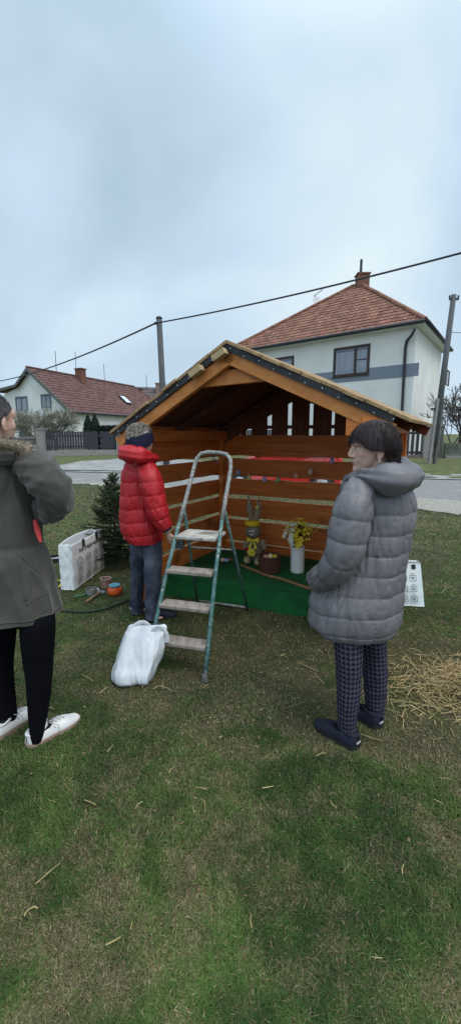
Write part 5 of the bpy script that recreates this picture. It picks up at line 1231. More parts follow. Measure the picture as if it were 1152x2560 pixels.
# --- vase with flowers
M_vase = mat('white_glazed_vase', (.76, .76, .74), rough=.45, scale=10, var=.03); M_leaf = mat('dark_green_stems', (.02, .035, .012), (.05, .07, .02), rough=.8)
vc = SM @ sh_z(742, 1430, PZ); va = thing('vase', vc, PHI, 'tall white ribbed vase on the green platform holding yellow and white flowers', 'vase')
VH = (pz(742, 1364, (SMi @ vc).y)).z - PZ - .005
VH = max(.2, VH); mb = MB(); mb.lathe([(.001, .0), (.062, .0), (.064, .008)] + [(.066 + .0012 * (k % 2), .012 + (VH - .02) * k / 34) for k in range(35)] + [(.068, VH), (.060, VH), (.058, VH - .03), (.001, VH - .08)], vc, 40, wob=lambda a, z: .012 * math.sin(a * 26)); mb.build('vase_body', M_vase, va, world=True, smooth=True)
top = vc + Vector((0, 0, VH - .03))
bq = thing('bouquet', top, 0, 'bunch of yellow and white spring flowers standing in the ribbed vase', 'flowers')
M_fy = mat('yellow_petals', (.80, .58, .02), (.88, .72, .08), rough=.7); M_fw = mat('white_petals', (.72, .70, .60), rough=.7)
ms_, my_, mw_ = MB(), MB(), MB()
def flower(mb, c, r, d, n=6):
    d = Vector(d).normalized(); x = d.cross(Vector((.3, .2, .9))).normalized(); y = d.cross(x)
    for k in range(n):
        a = 2 * PI * k / n + random.random() * .3; o_ = x * math.cos(a) + y * math.sin(a); s_ = d.cross(o_)
        mb.add([c, c + o_ * r * .55 + s_ * r * .28 + d * r * .2, c + o_ * r + d * r * .1, c + o_ * r * .55 - s_ * r * .28 + d * r * .2], [(0, 1, 2, 3)])
    mb.ball(c + d * r * .15, r * .25, 6, 4)
for i in range(120):
    a = random.uniform(0, 2 * PI); rr = random.random() ** .6 * .15; h_ = .05 + (1 - (rr / .18) ** 2) * .20 * random.uniform(.35, 1.1)
    e = top + Vector((math.cos(a) * rr, math.sin(a) * rr, h_ + .04)); ms_.tube([top + Vector((math.cos(a) * .02, math.sin(a) * .02, -.03)), top.lerp(e, .5) - Vector((math.cos(a) * rr * .2, math.sin(a) * rr * .2, 0)), e], .0016, 4, cap=False)
    left = (e - top).dot(su) < -.01; d = (e - top + Vector((0, -.06, 0)))
    if left and random.random() < .72: flower(mw_, e, random.uniform(.020, .032), d)
    else: flower(my_, e, random.uniform(.015, .027), d, 4)
for dx, dz in ((.045, .055), (.02, .09), (.06, .10), (.03, .04)): flower(my_, top + su * dx - sv * .09 + Vector((0, 0, dz + .02)), .036, (0, -1, .25))
for dx, dz in ((-.03, .07), (-.04, .15), (-.05, .11)): flower(mw_, top + su * dx - sv * .085 + Vector((0, 0, dz)), .034, (0, -1, .25))
for k in range(9):   # sparse yellow sprigs
    d = Vector((random.choice((-1, 1)) * random.uniform(.3, .75), random.uniform(-.3, .3), 1)).normalized(); L_ = random.uniform(.24, .34); pts = [top, top + d * L_ * .5, top + d * L_ + Vector((d.x * .03, 0, .0))]
    ms_.tube(pts, .0015, 4)
    for j in range(8): flower(my_, pts[1].lerp(pts[2], j / 7) + Vector((random.gauss(0, .008), random.gauss(0, .008), 0)), .008, (random.gauss(0, 1), -1, .3), 4)
for k in range(26):
    a = random.uniform(0, 2 * PI); p = top + Vector((math.cos(a) * .03, math.sin(a) * .03, -.02)); e = p + Vector((math.cos(a) * .05, math.sin(a) * .05, random.uniform(.08, .15))); s_ = Vector((-math.sin(a), math.cos(a), 0)) * .006; ms_.add([p - s_ * .5, p + s_ * .5, p.lerp(e, .6) + s_, e, p.lerp(e, .6) - s_], [(0, 1, 2, 3, 4)])
ms_.build('stems', M_leaf, bq, world=True); my_.build('yellow_blossoms', M_fy, bq, world=True); mw_.build('white_blossoms', M_fw, bq, world=True)
# --- braided rope over the platform
M_rope = mat('braided_raffia', (.24, .12, .05), (.36, .21, .09), rough=.9, scale=30)
rp = [SM @ sh_z(a, b, PZ + .012) for a, b in ((602, 1413), (618, 1420), (640, 1428), (668, 1440), (700, 1447), (735, 1459), (775, 1473), (810, 1486))]
o_ = [Vector(p) for p in spl(rp, 150)]; mb = MB()
for k in range(3): mb.tube([p + Vector((0, math.cos(i * .55 + k * 2.1) * .009, .006 * math.sin(i * .55 * 2 + k * 4.2) + .003)) for i, p in enumerate(o_)], .0085, 6)
o = mb.build('braided_rope', M_rope, smooth=True); tag(o, 'brown braided raffia rope lying diagonally across the green platform', 'rope')
# --- loose eggs on the platform
for px, py, m, lb in ((556, 1405, 'egg_peach', 'pink egg on the turf, leftmost of three loose eggs'), (566, 1406, 'egg_blue', 'pale blue egg on the turf between two other loose eggs'), (577, 1404, None, 'brown feathered egg on the turf, rightmost of three loose eggs')):
    p = SM @ sh_z(px, py, PZ + .012); m = bpy.data.materials[m] if m else mat('egg_brown', (.22, .09, .05), rough=.6)
    mb = MB(); egg(mb, Vector((0, 0, .022)), .03, Matrix.Rotation(1.3, 3, 'X'), .78); o = mb.build('egg', m, smooth=True); o.location = p; tag(o, lb, 'egg', 'loose eggs on the platform')
# ================================================================ bags
M_tote = mat('white_woven_plastic', (.72, .73, .74), rough=.5, scale=5, var=.02, bump=.0015, bscale=14); M_ink = mat('dark_print', (.03, .03, .035), rough=.6); M_strap = mat('black_webbing', (.015, .015, .018), rough=.8)
def icon(mb, P, u, w, s, kind, sx=1.0):
    """outlined little bag symbol made of thin lines"""
    def L_(pts, r=.0015): mb.tube([P(u + a * s * sx, w + b * s) for a, b in pts], r, 4)
    L_([(-.5, -.55), (.5, -.55), (.5, .35), (-.5, .35), (-.5, -.55)]); L_([(-.2, .35), (-.2, .7), (.2, .7), (.2, .35)])
    if kind % 4 == 0: L_([(-.2, .1), (0, -.2), (.2, .1)]); L_([(0, -.2), (0, -.4)])
    elif kind % 4 == 1: L_([(.22 * math.cos(k), -.1 + .22 * math.sin(k)) for k in [i * PI / 4 for i in range(9)]])
    elif kind % 4 == 2: L_([(-.25, -.3), (.25, .1)]); L_([(-.25, .05), (.25, .05)]); L_([(.1, -.3), (.1, .1)])
    else: L_([(-.25, -.3), (-.25, .05), (.25, .05), (.25, -.3)]); L_([(-.1, -.15), (.15, -.15)])
def text_on(par, txt, size, P, u0, w0, name='lettering'):
    cu = bpy.data.curves.new('t', 'FONT'); cu.body = txt; cu.size = size; cu.resolution_u = 2; cu.offset = size * .02
    to = bpy.data.objects.new('t', cu); COL.objects.link(to); bpy.context.view_layer.update()
    me = bpy.data.meshes.new_from_object(to.evaluated_get(bpy.context.evaluated_depsgraph_get())); COL.objects.unlink(to); bpy.data.objects.remove(to)
    mb = MB(); vs = [P(u0 + v.co.x * 1.35, w0 + v.co.y) for v in me.vertices]; mb.add(vs, [list(p.vertices) for p in me.polygons]); return mb.build(name, M_ink, par, world=True)
# tote left: front face corners on the ground
tA, tB, tC = gnd(155, 1470), gnd(186, 1478), gnd(262, 1421)
tA.z = tB.z = tC.z = 0
ev = tC - tB; eL = ev.length; ev.normalize(); dv = (tA - tB); dL = .135; dv = Vector((-ev.y, ev.x, 0)) * (1 if Vector((-ev.y, ev.x, 0)).dot(dv) > 0 else -1)
TH = .46
tote = thing('shopping_bag', (tB + tC) / 2 + dv * .1, 0, 'white printed shopping bag standing open on the grass beside the small fir', 'bag')
nf = -dv
def facep(u, w, off=.0):   # u along the front 0..eL from B, w height
    bul = .018 * math.sin(PI * min(1, max(0, u / eL))) * math.sin(PI * min(1, w / TH)) + .006 * nz(u * 9, w * 9)
    return tB + ev * u + nf * (bul + off) + Vector((0, 0, w + .012))
def bagfn(u, v):
    h = TH * v; per = u * 4; k = int(per) % 4; t = per - int(per)
    top_sq = 1 - .0 * v
    if k == 0: p = facep(eL * t, h)
    elif k == 1: p = tC + dv * (dL * t) + ev * (-.04 * math.sin(PI * t) * v + .004 * nz(t * 8, h * 8)) + Vector((0, 0, h + .012))
    elif k == 2: p = tC + dv * dL - ev * (eL * t) + Vector((0, 0, h + .012)) + dv * .02 * math.sin(PI * t) * v
    else: p = tB + dv * (dL * (1 - t)) + ev * (.030 * math.sin(PI * t) * (v - .1) + .012 * nz(t * 5, h * 12)) + Vector((0, 0, h + .012))
    p += Vector((0, 0, .012 * nz(u * 14, 3) * v))
    if v > .93 and k == 2: p.z += .015 * math.sin(PI * t)
    return p
mb = MB(); b0 = mb.grid(bagfn, 96, 30, closed=True); mb.f.append([b0 + i for i in range(96)]); mb.build('bag_body', M_tote, tote, world=True, smooth=True, solid=.004)
Pf = lambda u, w: facep(u, w, .006)
mb = MB(); kk = 0
for r_ in range(3):
    for c_ in range(4): icon(mb, Pf, .14 + c_ * (eL - .22) / 3.0, .265 - r_ * .100, .060, kk * 7 + r_, 1.6); kk += 1
mb.build('printed_symbols', M_ink, tote, world=True)
text_on(tote, 'NA FAJN NÁKUPY', .056, Pf, .14, .350)
for u in (.22, eL - .22):
    mb = MB(); mb.prism([Pf(u, TH - .07), Pf(u + .05, TH - .07), Pf(u + .05, TH + .005), Pf(u, TH + .005)], nf * .004); mb.build('handle_stub', M_strap, tote, world=True)
# bag right, lying back against the ground
qa, qb = gnd(1057, 1516), gnd(960, 1512); qv = (qb - qa).normalized(); qn = Vector((qv.y, -qv.x, 0)); qn = qn if qn.y < 0 else -qn
rbag = thing('shopping_bag', (qa + qb) / 2, 0, 'flat white printed shopping bag on the grass right of the grey coat', 'bag')
QW, QH = .45, .40; tiltv = Vector((-qn.x * .35, -qn.y * .35, .94)).normalized()
def qf(u, w, off=0): return qa + qv * u + tiltv * w + qn * (.03 + .04 * math.sin(PI * u / QW) * math.sin(PI * min(1, w / QH)) + .008 * nz(u * 12, w * 12) + off) + Vector((0, 0, .01)) - qv * (-.02 * w / QH)
def qfn(u, v):
    if u <= .5: return qf(QW * u * 2, QH * v)
    return qa + qv * (QW * (2 - 2 * u)) + tiltv * (QH * v) - qn * (.03 + .03 * math.sin(PI * v)) + Vector((0, 0, .01)) + qv * (.02 * v)
mb = MB(); b0 = mb.grid(qfn, 60, 26, closed=True); mb.f.append([b0 + i for i in range(60)]); mb.f.append([b0 + 26 * 60 + i for i in range(60)][::-1]); mb.build('bag_body', mat('pale_aqua_white_plastic', (.56, .63, .64), rough=.5, var=.04), rbag, world=True, smooth=True)
mb = MB(); Pq = lambda u, w: qf(u, w, .005)
for r_ in range(3):
    for c_ in range(4): icon(mb, Pq, .085 + c_ * .085, .075 + r_ * .095, .055, r_ * 4 + c_ + 2)
mb.build('printed_symbols', M_ink, rbag, world=True)
mb = MB(); mb.prism([Pq(.05, QH - .06), Pq(.085, QH - .06), Pq(.085, QH - .02), Pq(.05, QH - .02)], qn * .003); mb.build('printed_patch', M_strap, rbag, world=True)
# --- white carrier bag leaning on the ladder
M_cbag = mat('thin_white_plastic', (.58, .61, .65), (.68, .70, .73), rough=.35, scale=5, spec=.5, patch=(.46, .55, .72), pscale=5, pth=(.60, .75))
cb_ = thing('carrier_bag', gnd(338, 1712), 0, 'full white plastic carrier bag leaning against the foot of the stepladder', 'bag')
br_ = rings([(1574, 332, 412, 2.72, .012), (1580, 322, 419, 2.715, .028), (1590, 317, 420, 2.705, .048), (1600, 312, 415, 2.69, .075), (1630, 303, 412, 2.66, .10), (1660, 295, 403, 2.64, .12), (1680, 288, 394, 2.62, .13), (1697, 284, 389, 2.61, .125), (1706, 290, 386, 2.61, .10)], 110)
zb = min(r_[2] for r_ in br_)
for r_ in br_: r_[2] = r_[2] - zb + .006
def cbp(t, z, v):
    ct, st = math.cos(t), math.sin(t)
    def rd(a, b, c, d, off): return 1 - 2.4 * abs(noise.noise(Vector((ct * a + off, st * a, z * b + c * ct + d * st))))
    big_ = noise.noise(Vector((ct * 1.8, st * 1.8, z * 5)))
    low = smooth(.26, .05, z)
    return .022 * big_ + .006 * rd(1.2, 6, 3, 2, 2) + .0055 * low * rd(1.8, 15, 4, 2, 7) + .0018 * rd(3.0, 16, -5, 3, 11) - .005
mb = MB(); loft(mb, br_, 200, cbp, .8, cap_top=False); mb.build('bag_body', M_cbag, cb_, world=True, smooth=True)
for pts in ([(326, 1596, 2.70, .026), (333, 1570, 2.705, .022), (352, 1556, 2.71, .017), (370, 1561, 2.705, .016), (379, 1578, 2.70, .018), (380, 1598, 2.68, .024)], [(374, 1600, 2.665, .022), (382, 1577, 2.67, .016), (395, 1567, 2.67, .014), (409, 1573, 2.675, .016), (417, 1590, 2.68, .020), (416, 1606, 2.68, .024)]):
    P, r = pxpath(pts, 44); mb = MB(); mb.tube(P, [(k * .35, k * .9) if False else (k * .8, k * .3) for k in r], 14, puff=lambda L_, a, p: .003 * noise.noise(p * 40)); mb.build('handle', M_cbag, cb_, world=True, smooth=True)
# ================================================================ tins and tools on the grass
M_tin = mat('dull_tin', (.20, .21, .22), rough=.5, metal=.3); M_tan = mat('tan_paint', (.36, .24, .16), rough=.6)
def at0(px, py): p = gnd(px, py); p.z = 0; return p
p = at0(230, 1486); t = thing('paint_tin', p, 0, 'open grey tin with tan paint in it left of the pinkish tin', 'tin')
mb = MB(); mb.lathe([(.001, .004), (.055, .004), (.055, .062), (.051, .062), (.051, .03), (.001, .03)], Vector((0, 0, 0)), 26); mb.build('tin_body', M_tin, t)
mb = MB(); mb.lathe([(.001, .031), (.0505, .031), (.0505, .036), (.001, .036)], Vector((0, 0, 0)), 26); mb.build('paint', M_tan, t)
p = at0(266, 1469); t = thing('paint_tin', p, 0, 'open pinkish brown tin behind the orange pot', 'tin')
mb = MB(); mb.lathe([(.001, .004), (.050, .004), (.054, .10), (.050, .10), (.046, .05), (.001, .05)], Vector((0, 0, 0)), 26); mb.build('tin_body', mat('pinkish_tin', (.26, .13, .11), (.34, .19, .16), rough=.7), t)
mb = MB(); mb.tube([Vector((.054 * math.cos(2 * PI * k / 24), .054 * math.sin(2 * PI * k / 24), .10)) for k in range(25)], .004, 6, cap=False); mb.build('rim', mat('cream_rim', (.40, .33, .28), rough=.6), t)
p = at0(288, 1487); t = thing('lidded_pot', p, 0, 'glossy orange red pot with a light blue lid on the grass', 'pot')
mb = MB(); mb.lathe([(.001, .003), (.050, .003), (.066, .02), (.070, .045), (.064, .075), (.050, .088), (.001, .088)], Vector((0, 0, 0)), 30); mb.build('pot_body', mat('orange_red_plastic', (.62, .075, .012), (.72, .12, .02), rough=.35, scale=4), t, smooth=True)
mb = MB(); mb.lathe([(.001, .090), (.054, .090), (.056, .104), (.045, .108), (.040, .102), (.001, .104)], Vector((0, 0, 0)), 30); mb.build('lid', mat('light_blue_plastic', (.10, .30, .38), rough=.4), t, smooth=True)
a_, b_ = at0(217, 1510), at0(252, 1487); t = thing('hammer', (a_ + b_) / 2, 0, 'small hammer with a brown wooden handle lying on the grass', 'tool')
mb = MB(); mb.tube([a_ + Vector((0, 0, .022)), a_.lerp(b_, .5) + Vector((0, 0, .026)), b_ + Vector((0, 0, .03))], [.014, .011, .010], 10); mb.build('handle', mat('brown_handle_wood', (.22, .12, .07), (.3, .17, .10), rough=.7), t, world=True, smooth=True)
d = (b_ - a_).normalized(); x = Vector((d.y, -d.x, 0)); mb = MB(); mb.beam(b_ + x * .05 + Vector((0, 0, .03)), b_ - x * .045 + Vector((0, 0, .03)), .026, .026); mb.build('head', M_tin, t, world=True, bevel=.004)
a_, b_ = at0(188, 1497), at0(222, 1489); mb = MB(); mb.tube([a_ + Vector((0, 0, .02)), a_.lerp(b_, .4) + Vector((0, 0, .02)), b_ + Vector((0, 0, .02))], [.010, .007, .010], 8); o = mb.build('wire_cutter', mat('green_grip', (.04, .16, .09), rough=.6), smooth=True); tag(o, 'thin green handled tool left of the hammer', 'tool')
mb = MB(); p = at0(246, 1476); mb.lathe([(.001, -.02), (.009, -.02), (.009, .02), (.001, .02)], Vector((0, 0, .012)), 12, Matrix.Rotation(1.5, 3, 'X') @ Matrix.Rotation(.5, 3, 'Y')); o = mb.build('chalk_stub', M_white); o.location = p; tag(o, 'short white stub lying between the two open tins', 'stub')
# tool tray and yellow strap at left
p = at0(128, 1404); t = thing('tool_tray', p, rad(25), 'dark plastic tool tray with metal tools on the grass near the olive parka', 'tray')
mb = MB(); mb.box((0, 0, .012), (.30, .20, .014)); mb.build('tray_base', M_blks, t)
mb = MB()
for sx, sy, a, b in ((0, -.1, .30, .014), (0, .1, .30, .014), (-.15, 0, .014, .2), (.15, 0, .014, .2)): mb.box((sx, sy, .03), (a, b, .05))
mb.build('tray_rim', M_blks, t)
mb = MB(); mb.tube([(-.1, -.03, .03), (.1, .02, .035)], .009, 8); mb.tube([(-.08, .04, .03), (.09, -.04, .045)], .007, 8); mb.build('spanner', M_silver, t)
P_ = [at0(a, b) + Vector((0, 0, z)) for a, b, z in ((120, 1455, .02), (136, 1460, .05), (150, 1456, .02), (157, 1462, .04), (148, 1470, .012), (135, 1474, .02), (118, 1472, .012))]
mb = MB(); o_ = [Vector(q) for q in spl(P_, 50)]; mb.tube(o_, [(.014, .004)] * 51, 8); o = mb.build('lashing_strap', mat('yellow_webbing', (.68, .50, .03), rough=.7), smooth=True); tag(o, 'crumpled yellow strap beside the left white shopping bag', 'strap')
P_ = [at0(a, b) + Vector((0, 0, .02)) for a, b in ((138, 1530), (175, 1533), (215, 1534), (262, 1527), (300, 1514), (322, 1505))]
mb = MB(); o_ = [Vector(q) for q in spl(P_, 60)]; mb.tube(o_, .011, 8); o = mb.build('garden_hose', mat('dark_green_hose', (.018, .035, .018), rough=.6), smooth=True); tag(o, 'dark green hose lying in the grass in front of the tins', 'hose')
# ================================================================ small fir
M_ndl = mat('fir_needles', (.020, .040, .018), (.048, .076, .036), rough=.9, scale=5, attr=True); M_firb = mat('fir_bark', (.05, .038, .03), rough=.95)
ft_ = at0(292, 1412); fir = thing('fir_tree', ft_, 0, 'small dark green fir tree behind the person in red', 'tree')
FH = at(294, 1176, ft_.y).z
mb = MB(); mb.tube([ft_, ft_ + Vector((0, 0, FH * .5)), ft_ + Vector((.01, 0, FH))], [.022, .013, .004], 8); mb.build('trunk', M_firb, fir, world=True, smooth=True)
mn = MB(); mt_ = MB()
def needles(a, b, dens, l, sh):
    d = (b - a); L_ = d.length; d.normalize(); n = int(L_ * dens)
    for i in range(n):
        p = a.lerp(b, random.random()); o_ = Vector((random.gauss(0, 1), random.gauss(0, 1), random.gauss(0, .8) + .3)); o_ = (o_ - d * o_.dot(d)).normalized(); e = p + (o_ * .8 + d * .65) * l * random.uniform(.7, 1.1); s_ = o_.cross(d) * .0021
        k = sh * random.uniform(.6, 1.45); mn.add([p - s_, p + s_, e], [(0, 1, 2)], (k, k, k * random.uniform(.8, 1.1)))
nw = 19
for w_ in range(nw):
    t = (w_ + .3) / nw; z = .05 + (FH - .10) * t; rr = .47 * (1 - t) ** .85 + .03
    for k in range(int(11 - 4 * t)):
        a = random.uniform(0, 2 * PI); L_ = rr * random.uniform(.72, 1.12); up_ = lerp(-.05, .75, t) + random.gauss(0, .08)
        d = Vector((math.cos(a), math.sin(a), up_)).normalized(); p0 = ft_ + Vector((0, 0, z)); p1 = p0 + d * L_ * .6; p2 = p0 + d * L_ + Vector((0, 0, .06 * L_ + (-.03 if t < .4 else .02)))
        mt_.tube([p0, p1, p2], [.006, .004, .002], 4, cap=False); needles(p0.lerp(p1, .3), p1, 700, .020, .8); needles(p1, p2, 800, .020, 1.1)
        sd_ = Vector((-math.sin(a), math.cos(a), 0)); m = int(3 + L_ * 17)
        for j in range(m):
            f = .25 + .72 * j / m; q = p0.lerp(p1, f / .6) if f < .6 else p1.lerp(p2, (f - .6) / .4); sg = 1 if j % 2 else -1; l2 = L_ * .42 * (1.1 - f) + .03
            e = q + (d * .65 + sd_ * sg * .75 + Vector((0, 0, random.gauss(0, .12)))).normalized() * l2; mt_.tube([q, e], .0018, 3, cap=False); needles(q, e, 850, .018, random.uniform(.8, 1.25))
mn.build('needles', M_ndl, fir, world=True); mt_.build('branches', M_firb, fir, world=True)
# ================================================================ grass, straw
def vnoise(x, y, s, o=0):
    """cheap value noise on arrays"""
    x = x * s + 37.2 + o; y = y * s + 11.7 + o * 1.7; xi = np.floor(x).astype(int); yi = np.floor(y).astype(int); fx = x - xi; fy = y - yi
    fx = fx * fx * (3 - 2 * fx); fy = fy * fy * (3 - 2 * fy)
    def hsh(a, b):
        n = (a * 374761393 + b * 668265263) & 0x7fffffff; n = ((n ^ (n >> 13)) * 1274126177) & 0x7fffffff; return ((n ^ (n >> 16)) & 0xffff) / 65535.0
    return (hsh(xi, yi) * (1 - fx) + hsh(xi + 1, yi) * fx) * (1 - fy) + (hsh(xi, yi + 1) * (1 - fx) + hsh(xi + 1, yi + 1) * fx) * fy
def fbm(x, y, s, o=0): return (vnoise(x, y, s, o) * .5 + vnoise(x, y, s * 2.1, o + 5) * .28 + vnoise(x, y, s * 4.3, o + 9) * .14 + vnoise(x, y, s * 9, o + 13) * .08)
NG = 860000
# distance sampled so that screen density stays about even
u = rng.random(NG); y0, y1 = .50, 15.0
Yg = (y0 ** -.55 + u * (y1 ** -.55 - y0 ** -.55)) ** (-1 / .55)
hw_ = Yg * .60 + .75
Xg = rng.uniform(-1, 1, NG) * hw_
nearY = np.interp(Xg, [-60, -5.45, -3.85, 0, 4.46, 8, 30], [27.5, 14.03, 13.6, 12.1, 9.45, 7.3, -4]) - .25
pls = Xg * su.x + Yg * su.y + 2.53; pld = Xg * sv.x + Yg * sv.y - 2.98
keep = (Yg < nearY - rng.random(NG) * .3) & ~((pls > .03) & (pls < WR) & (pld > .36 + pls * .09) & (pld < WD))
# worn ground: fewer, drier blades
Xw = Xg + .55 * (fbm(Xg, Yg, 2.2, 91) - .5) * 2; Yw = Yg + .55 * (fbm(Xg, Yg, 2.2, 55) - .5) * 2
dry = fbm(Xw, Yw, 2.7, 3); dry2 = fbm(Xg, Yg, 8.5, 21); dark = fbm(Xw, Yw, 3.6, 40) * .6 + fbm(Xg, Yg, 16.0, 77) * .4; big = fbm(Xw, Yw, 1.0, 60)
worn = np.exp(-(((Xg - .35) / .75) ** 2 + ((Yg - 3.0) / .65) ** 2)) + .6 * np.exp(-(((Xg - 1.35) / .6) ** 2 + ((Yg - 2.5) / .8) ** 2)) + .35 * (Xg > .3) * (Yg < 2.2) 
far = np.clip((Yg - 4) / 6, 0, 1)
D = np.clip(.15 + (dry - .5) * 1.7 + (dry2 - .5) * 1.5 + (big - .5) * .5 + worn * .42 + far * .2 + .10 * np.clip(Xg + .3, -.6, 1), 0, 1)
keep &= rng.random(NG) > .40 * np.clip(worn, 0, 1)
Xg, Yg, D, dark, far, worn = [a[keep] for a in (Xg, Yg, D, dark, far, worn)]; n = len(Xg)
hgt = (.008 + .013 * rng.random(n)) * (1 - .35 * D) * (1 + .25 * far); wdt = .0009 + .0009 * rng.random(n) + .0006 * np.clip(Yg - 2, 0, 8) * .9
az = rng.random(n) * 2 * np.pi; ln = rng.random(n) ** .7 * 1.5 + .25
dx, dy = np.cos(az), np.sin(az); px, py = -dy, dx
z0 = np.full(n, -.001)
V = np.empty((n, 5, 3), np.float32)
mx_, my_2 = Xg + dx * hgt * ln * .45, Yg + dy * hgt * ln * .45; ex, ey = Xg + dx * hgt * ln * 1.15, Yg + dy * hgt * ln * 1.15
for i, (X_2, Y_2, Z_2, s_) in enumerate(((Xg, Yg, z0, -1), (Xg, Yg, z0, 1), (mx_, my_2, hgt * .62, .8), (mx_, my_2, hgt * .62, -.8), (ex, ey, hgt * (1.0 - .25 * ln), 0))):
    V[:, i, 0] = X_2 + px * wdt * s_; V[:, i, 1] = Y_2 + py * wdt * s_; V[:, i, 2] = Z_2
me = bpy.data.meshes.new('lawn_grass'); me.vertices.add(n * 5); me.vertices.foreach_set('co', V.reshape(-1))
base = (np.arange(n) * 5)[:, None]; q = base + np.array([0, 1, 2, 3])[None]; t = base + np.array([3, 2, 4])[None]
loops = np.concatenate([q, t], 1).reshape(-1).astype(np.int32); me.loops.add(len(loops)); me.loops.foreach_set('vertex_index', loops)
me.polygons.add(n * 2); ls = (np.arange(n) * 7)[:, None] + np.array([0, 4])[None]; me.polygons.foreach_set('loop_start', ls.reshape(-1).astype(np.int32)); me.polygons.foreach_set('loop_total', np.tile([4, 3], n).astype(np.int32))
me.update(calc_edges=True)
ca = me.color_attributes.new('Col', 'FLOAT_COLOR', 'POINT')
green = np.array([.062, .106, .022]); green2 = np.array([.033, .072, .014]); olive = np.array([.125, .120, .045]); straw_ = np.array([.20, .165, .092]); brown = np.array([.13, .09, .05])
r1 = rng.random(n)[:, None]; k = green2 + (green - green2) * np.clip((dark[:, None] - .36) * 3.4, 0, 1); c = k + (olive - k) * (np.clip(D[:, None] * .75 + far[:, None] * .35, 0, 1))
pick = rng.random(n); isd = pick < (.05 + .46 * D + .05 * far); c[isd] = straw_ * (.65 + .6 * rng.random((isd.sum(), 1))); isb = (pick > .97 - .18 * D * (1 + worn)); c[isb] = brown
c = c * (1 + .45 * np.clip((Yg[:, None] - 3.2) / 4, 0, 1)) * (.66 + .68 * r1) * (.75 + .5 * np.clip((dark[:, None] - .3) * 2.5, 0, 1)); C4 = np.ones((n, 5, 4), np.float32); C4[:, :, :3] = c[:, None, :]; ca.data.foreach_set('color', C4.reshape(-1))
def attrmat(name, rough=.8, trans=0):
    m = bpy.data.materials.new(name); m.use_nodes = True; N = m.node_tree.nodes; b = N['Principled BSDF']; a = N.new('ShaderNodeAttribute'); a.attribute_name = 'Col'
    m.node_tree.links.new(a.outputs['Color'], b.inputs['Base Color']); b.inputs['Roughness'].default_value = rough; b.inputs['Specular IOR Level'].default_value = .25; return m
me.materials.append(attrmat('grass_blades', .75)); go = bpy.data.objects.new('lawn_grass', me); COL.objects.link(go); tag(go, 'short patchy green and straw coloured lawn grass', 'grass', kind='stuff')
# fallen straw
M_straw = mat('golden_straw', (.32, .24, .115), (.50, .40, .21), rough=.7, scale=30, attr=True)
def stalk(mb, p, L_, az_, tilt, r, bend=0):
    d = Vector((math.cos(az_) * math.cos(tilt), math.sin(az_) * math.cos(tilt), math.sin(tilt))); x = Vector((-math.sin(az_), math.cos(az_), 0)); k = random.uniform(.55, 1.25)
    m = p + d * L_ * random.uniform(.35, .65); e = p + d * L_ + x * bend * L_ + Vector((0, 0, -abs(bend) * .1)); mb.tube([p, m, e], [(r, r * .5), (r, r * .5), (r * .8, r * .4)], 4, col=(k, k * random.uniform(.92, 1.0), k * random.uniform(.75, 1.0)))
sp0 = gnd(1075, 1725)
mb = MB()
for i in range(2600):
    a = random.uniform(0, 2 * PI); rr = abs(random.gauss(0, .22)); x = sp0.x + .30 + math.cos(a) * rr * 1.3; y = sp0.y + .02 + math.sin(a) * rr * .8
    k = random.uniform(.35, .8); s_ = random.uniform(.012, .05); d = Vector((random.gauss(0, 1), random.gauss(0, 1), random.gauss(0, .25))).normalized(); p = Vector((x, y, .006 + random.random() * .07 * math.exp(-(rr / .3) ** 2))); w_ = d.cross(Vector((0, 0, 1))).normalized() * .0016
    mb.add([p - w_, p + w_, p + d * s_ + w_, p + d * s_ - w_], [(0, 1, 2, 3)], (k, k * .9, k * .75))
for i in range(1900):
    a = random.uniform(0, 2 * PI); rr = abs(random.gauss(0, .28)); x = sp0.x + .30 + math.cos(a) * rr * 1.3; y = sp0.y + .02 + math.sin(a) * rr * .8
    hh = .085 * math.exp(-((x - sp0.x - .32) / .38) ** 2 - ((y - sp0.y) / .24) ** 2)
    stalk(mb, Vector((x, y, .008 + hh * random.random())), random.uniform(.03, .17), random.uniform(0, 2 * PI), random.gauss(.03, .16), random.uniform(.0012, .0028), random.gauss(0, .35) if random.random() < .4 else 0)
o = mb.build('straw_heap', M_straw); tag(o, 'loose heap of golden straw on the grass at the right edge', 'straw', kind='stuff')
mb = MB()
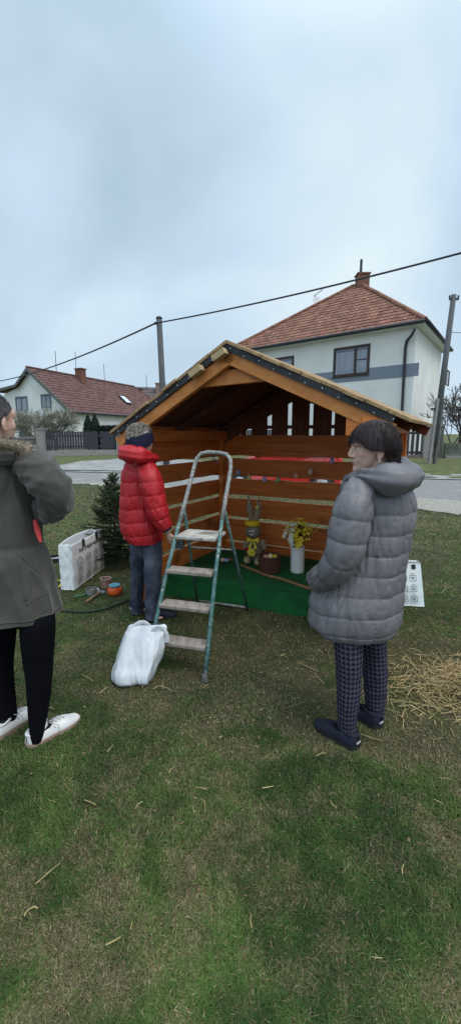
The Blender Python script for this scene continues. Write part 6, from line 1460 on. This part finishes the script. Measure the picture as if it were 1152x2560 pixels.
for a, b in (((1015, 1625), (1060, 1643)), ((1040, 1636), (1075, 1640)), ((1100, 1483), (1125, 1466)), ((1125, 1466), (1140, 1476)), ((975, 1748), (1120, 1775)), ((1020, 1620), (1052, 1630)), ((205, 1686), (232, 1702)), ((250, 1733), (270, 1717)), ((383, 1722), (398, 1714)), ((398, 1714), (432, 1729)), ((790, 1890), (815, 1882)), ((508, 1720), (520, 1712)), ((120, 1770), (122, 1755)), ((122, 1770), (135, 1772)), ((338, 2022), (356, 2004)), ((510, 2000), (513, 2032)), ((826, 2000), (840, 2020)), ((90, 2210), (150, 2158)), ((62, 2290), (75, 2272)), ((75, 2272), (96, 2270)), ((265, 2362), (302, 2342)), ((490, 1968), (518, 1974)), ((212, 2000), (240, 2012)), ((1005, 2185), (1008, 2160)), ((900, 1835), (955, 1852)), ((655, 1970), (683, 1965)), ((32, 1740), (44, 1737)), ((640, 1560), (652, 1572)), ((700, 1640), (712, 1634)), ((268, 1880), (284, 1862))):
    p, q2 = gnd(*a, .02), gnd(*b, .02); m = p.lerp(q2, .5) + Vector((random.gauss(0, .004), random.gauss(0, .004), .004)); k = random.uniform(.7, 1.1); mb.tube([p, m, q2], [.0022, .0024, .0018], 5, col=(k, k, k * .9))
for i in range(90):
    Y_ = random.uniform(1.0, 5.2) if random.random() < .5 else abs(random.gauss(3.0, .8)); x = random.uniform(-.55, .6) * Y_ if random.random() < .5 else random.gauss(.5, .7)
    stalk(mb, Vector((x, Y_, .016)), random.uniform(.02, .075), random.uniform(0, 2 * PI), random.gauss(0, .1), random.uniform(.0009, .0017), random.gauss(0, .4))
o = mb.build('scattered_straw', M_straw); tag(o, 'single straw stalks scattered over the lawn', 'straw', kind='stuff')
# dry leaves in the worn patch by the ladder
mb = MB()
for i in range(1500):
    g_ = random.random(); x, y = (random.gauss(.35, .55), random.gauss(2.95, .5)) if g_ < .72 else (random.uniform(-2, 2.2), random.uniform(1.2, 6))
    a = random.uniform(0, 2 * PI); s_ = random.uniform(.005, .011); d = Vector((math.cos(a), math.sin(a), random.gauss(0, .25))); t_ = Vector((-math.sin(a), math.cos(a), random.gauss(0, .3))); p = Vector((x, y, random.uniform(.008, .018))); k = random.uniform(.5, 1.3)
    mb.add([p - d * s_, p + t_ * s_ * .5, p + d * s_, p - t_ * s_ * .5 + Vector((0, 0, .002))], [(0, 1, 2, 3)], (k, k * .9, k * .8))
o = mb.build('fallen_leaves', mat('dry_leaf', (.17, .12, .075), (.27, .21, .14), rough=.8, attr=True)); tag(o, 'small dry brown leaves strewn in the worn grass', 'leaves', kind='stuff')
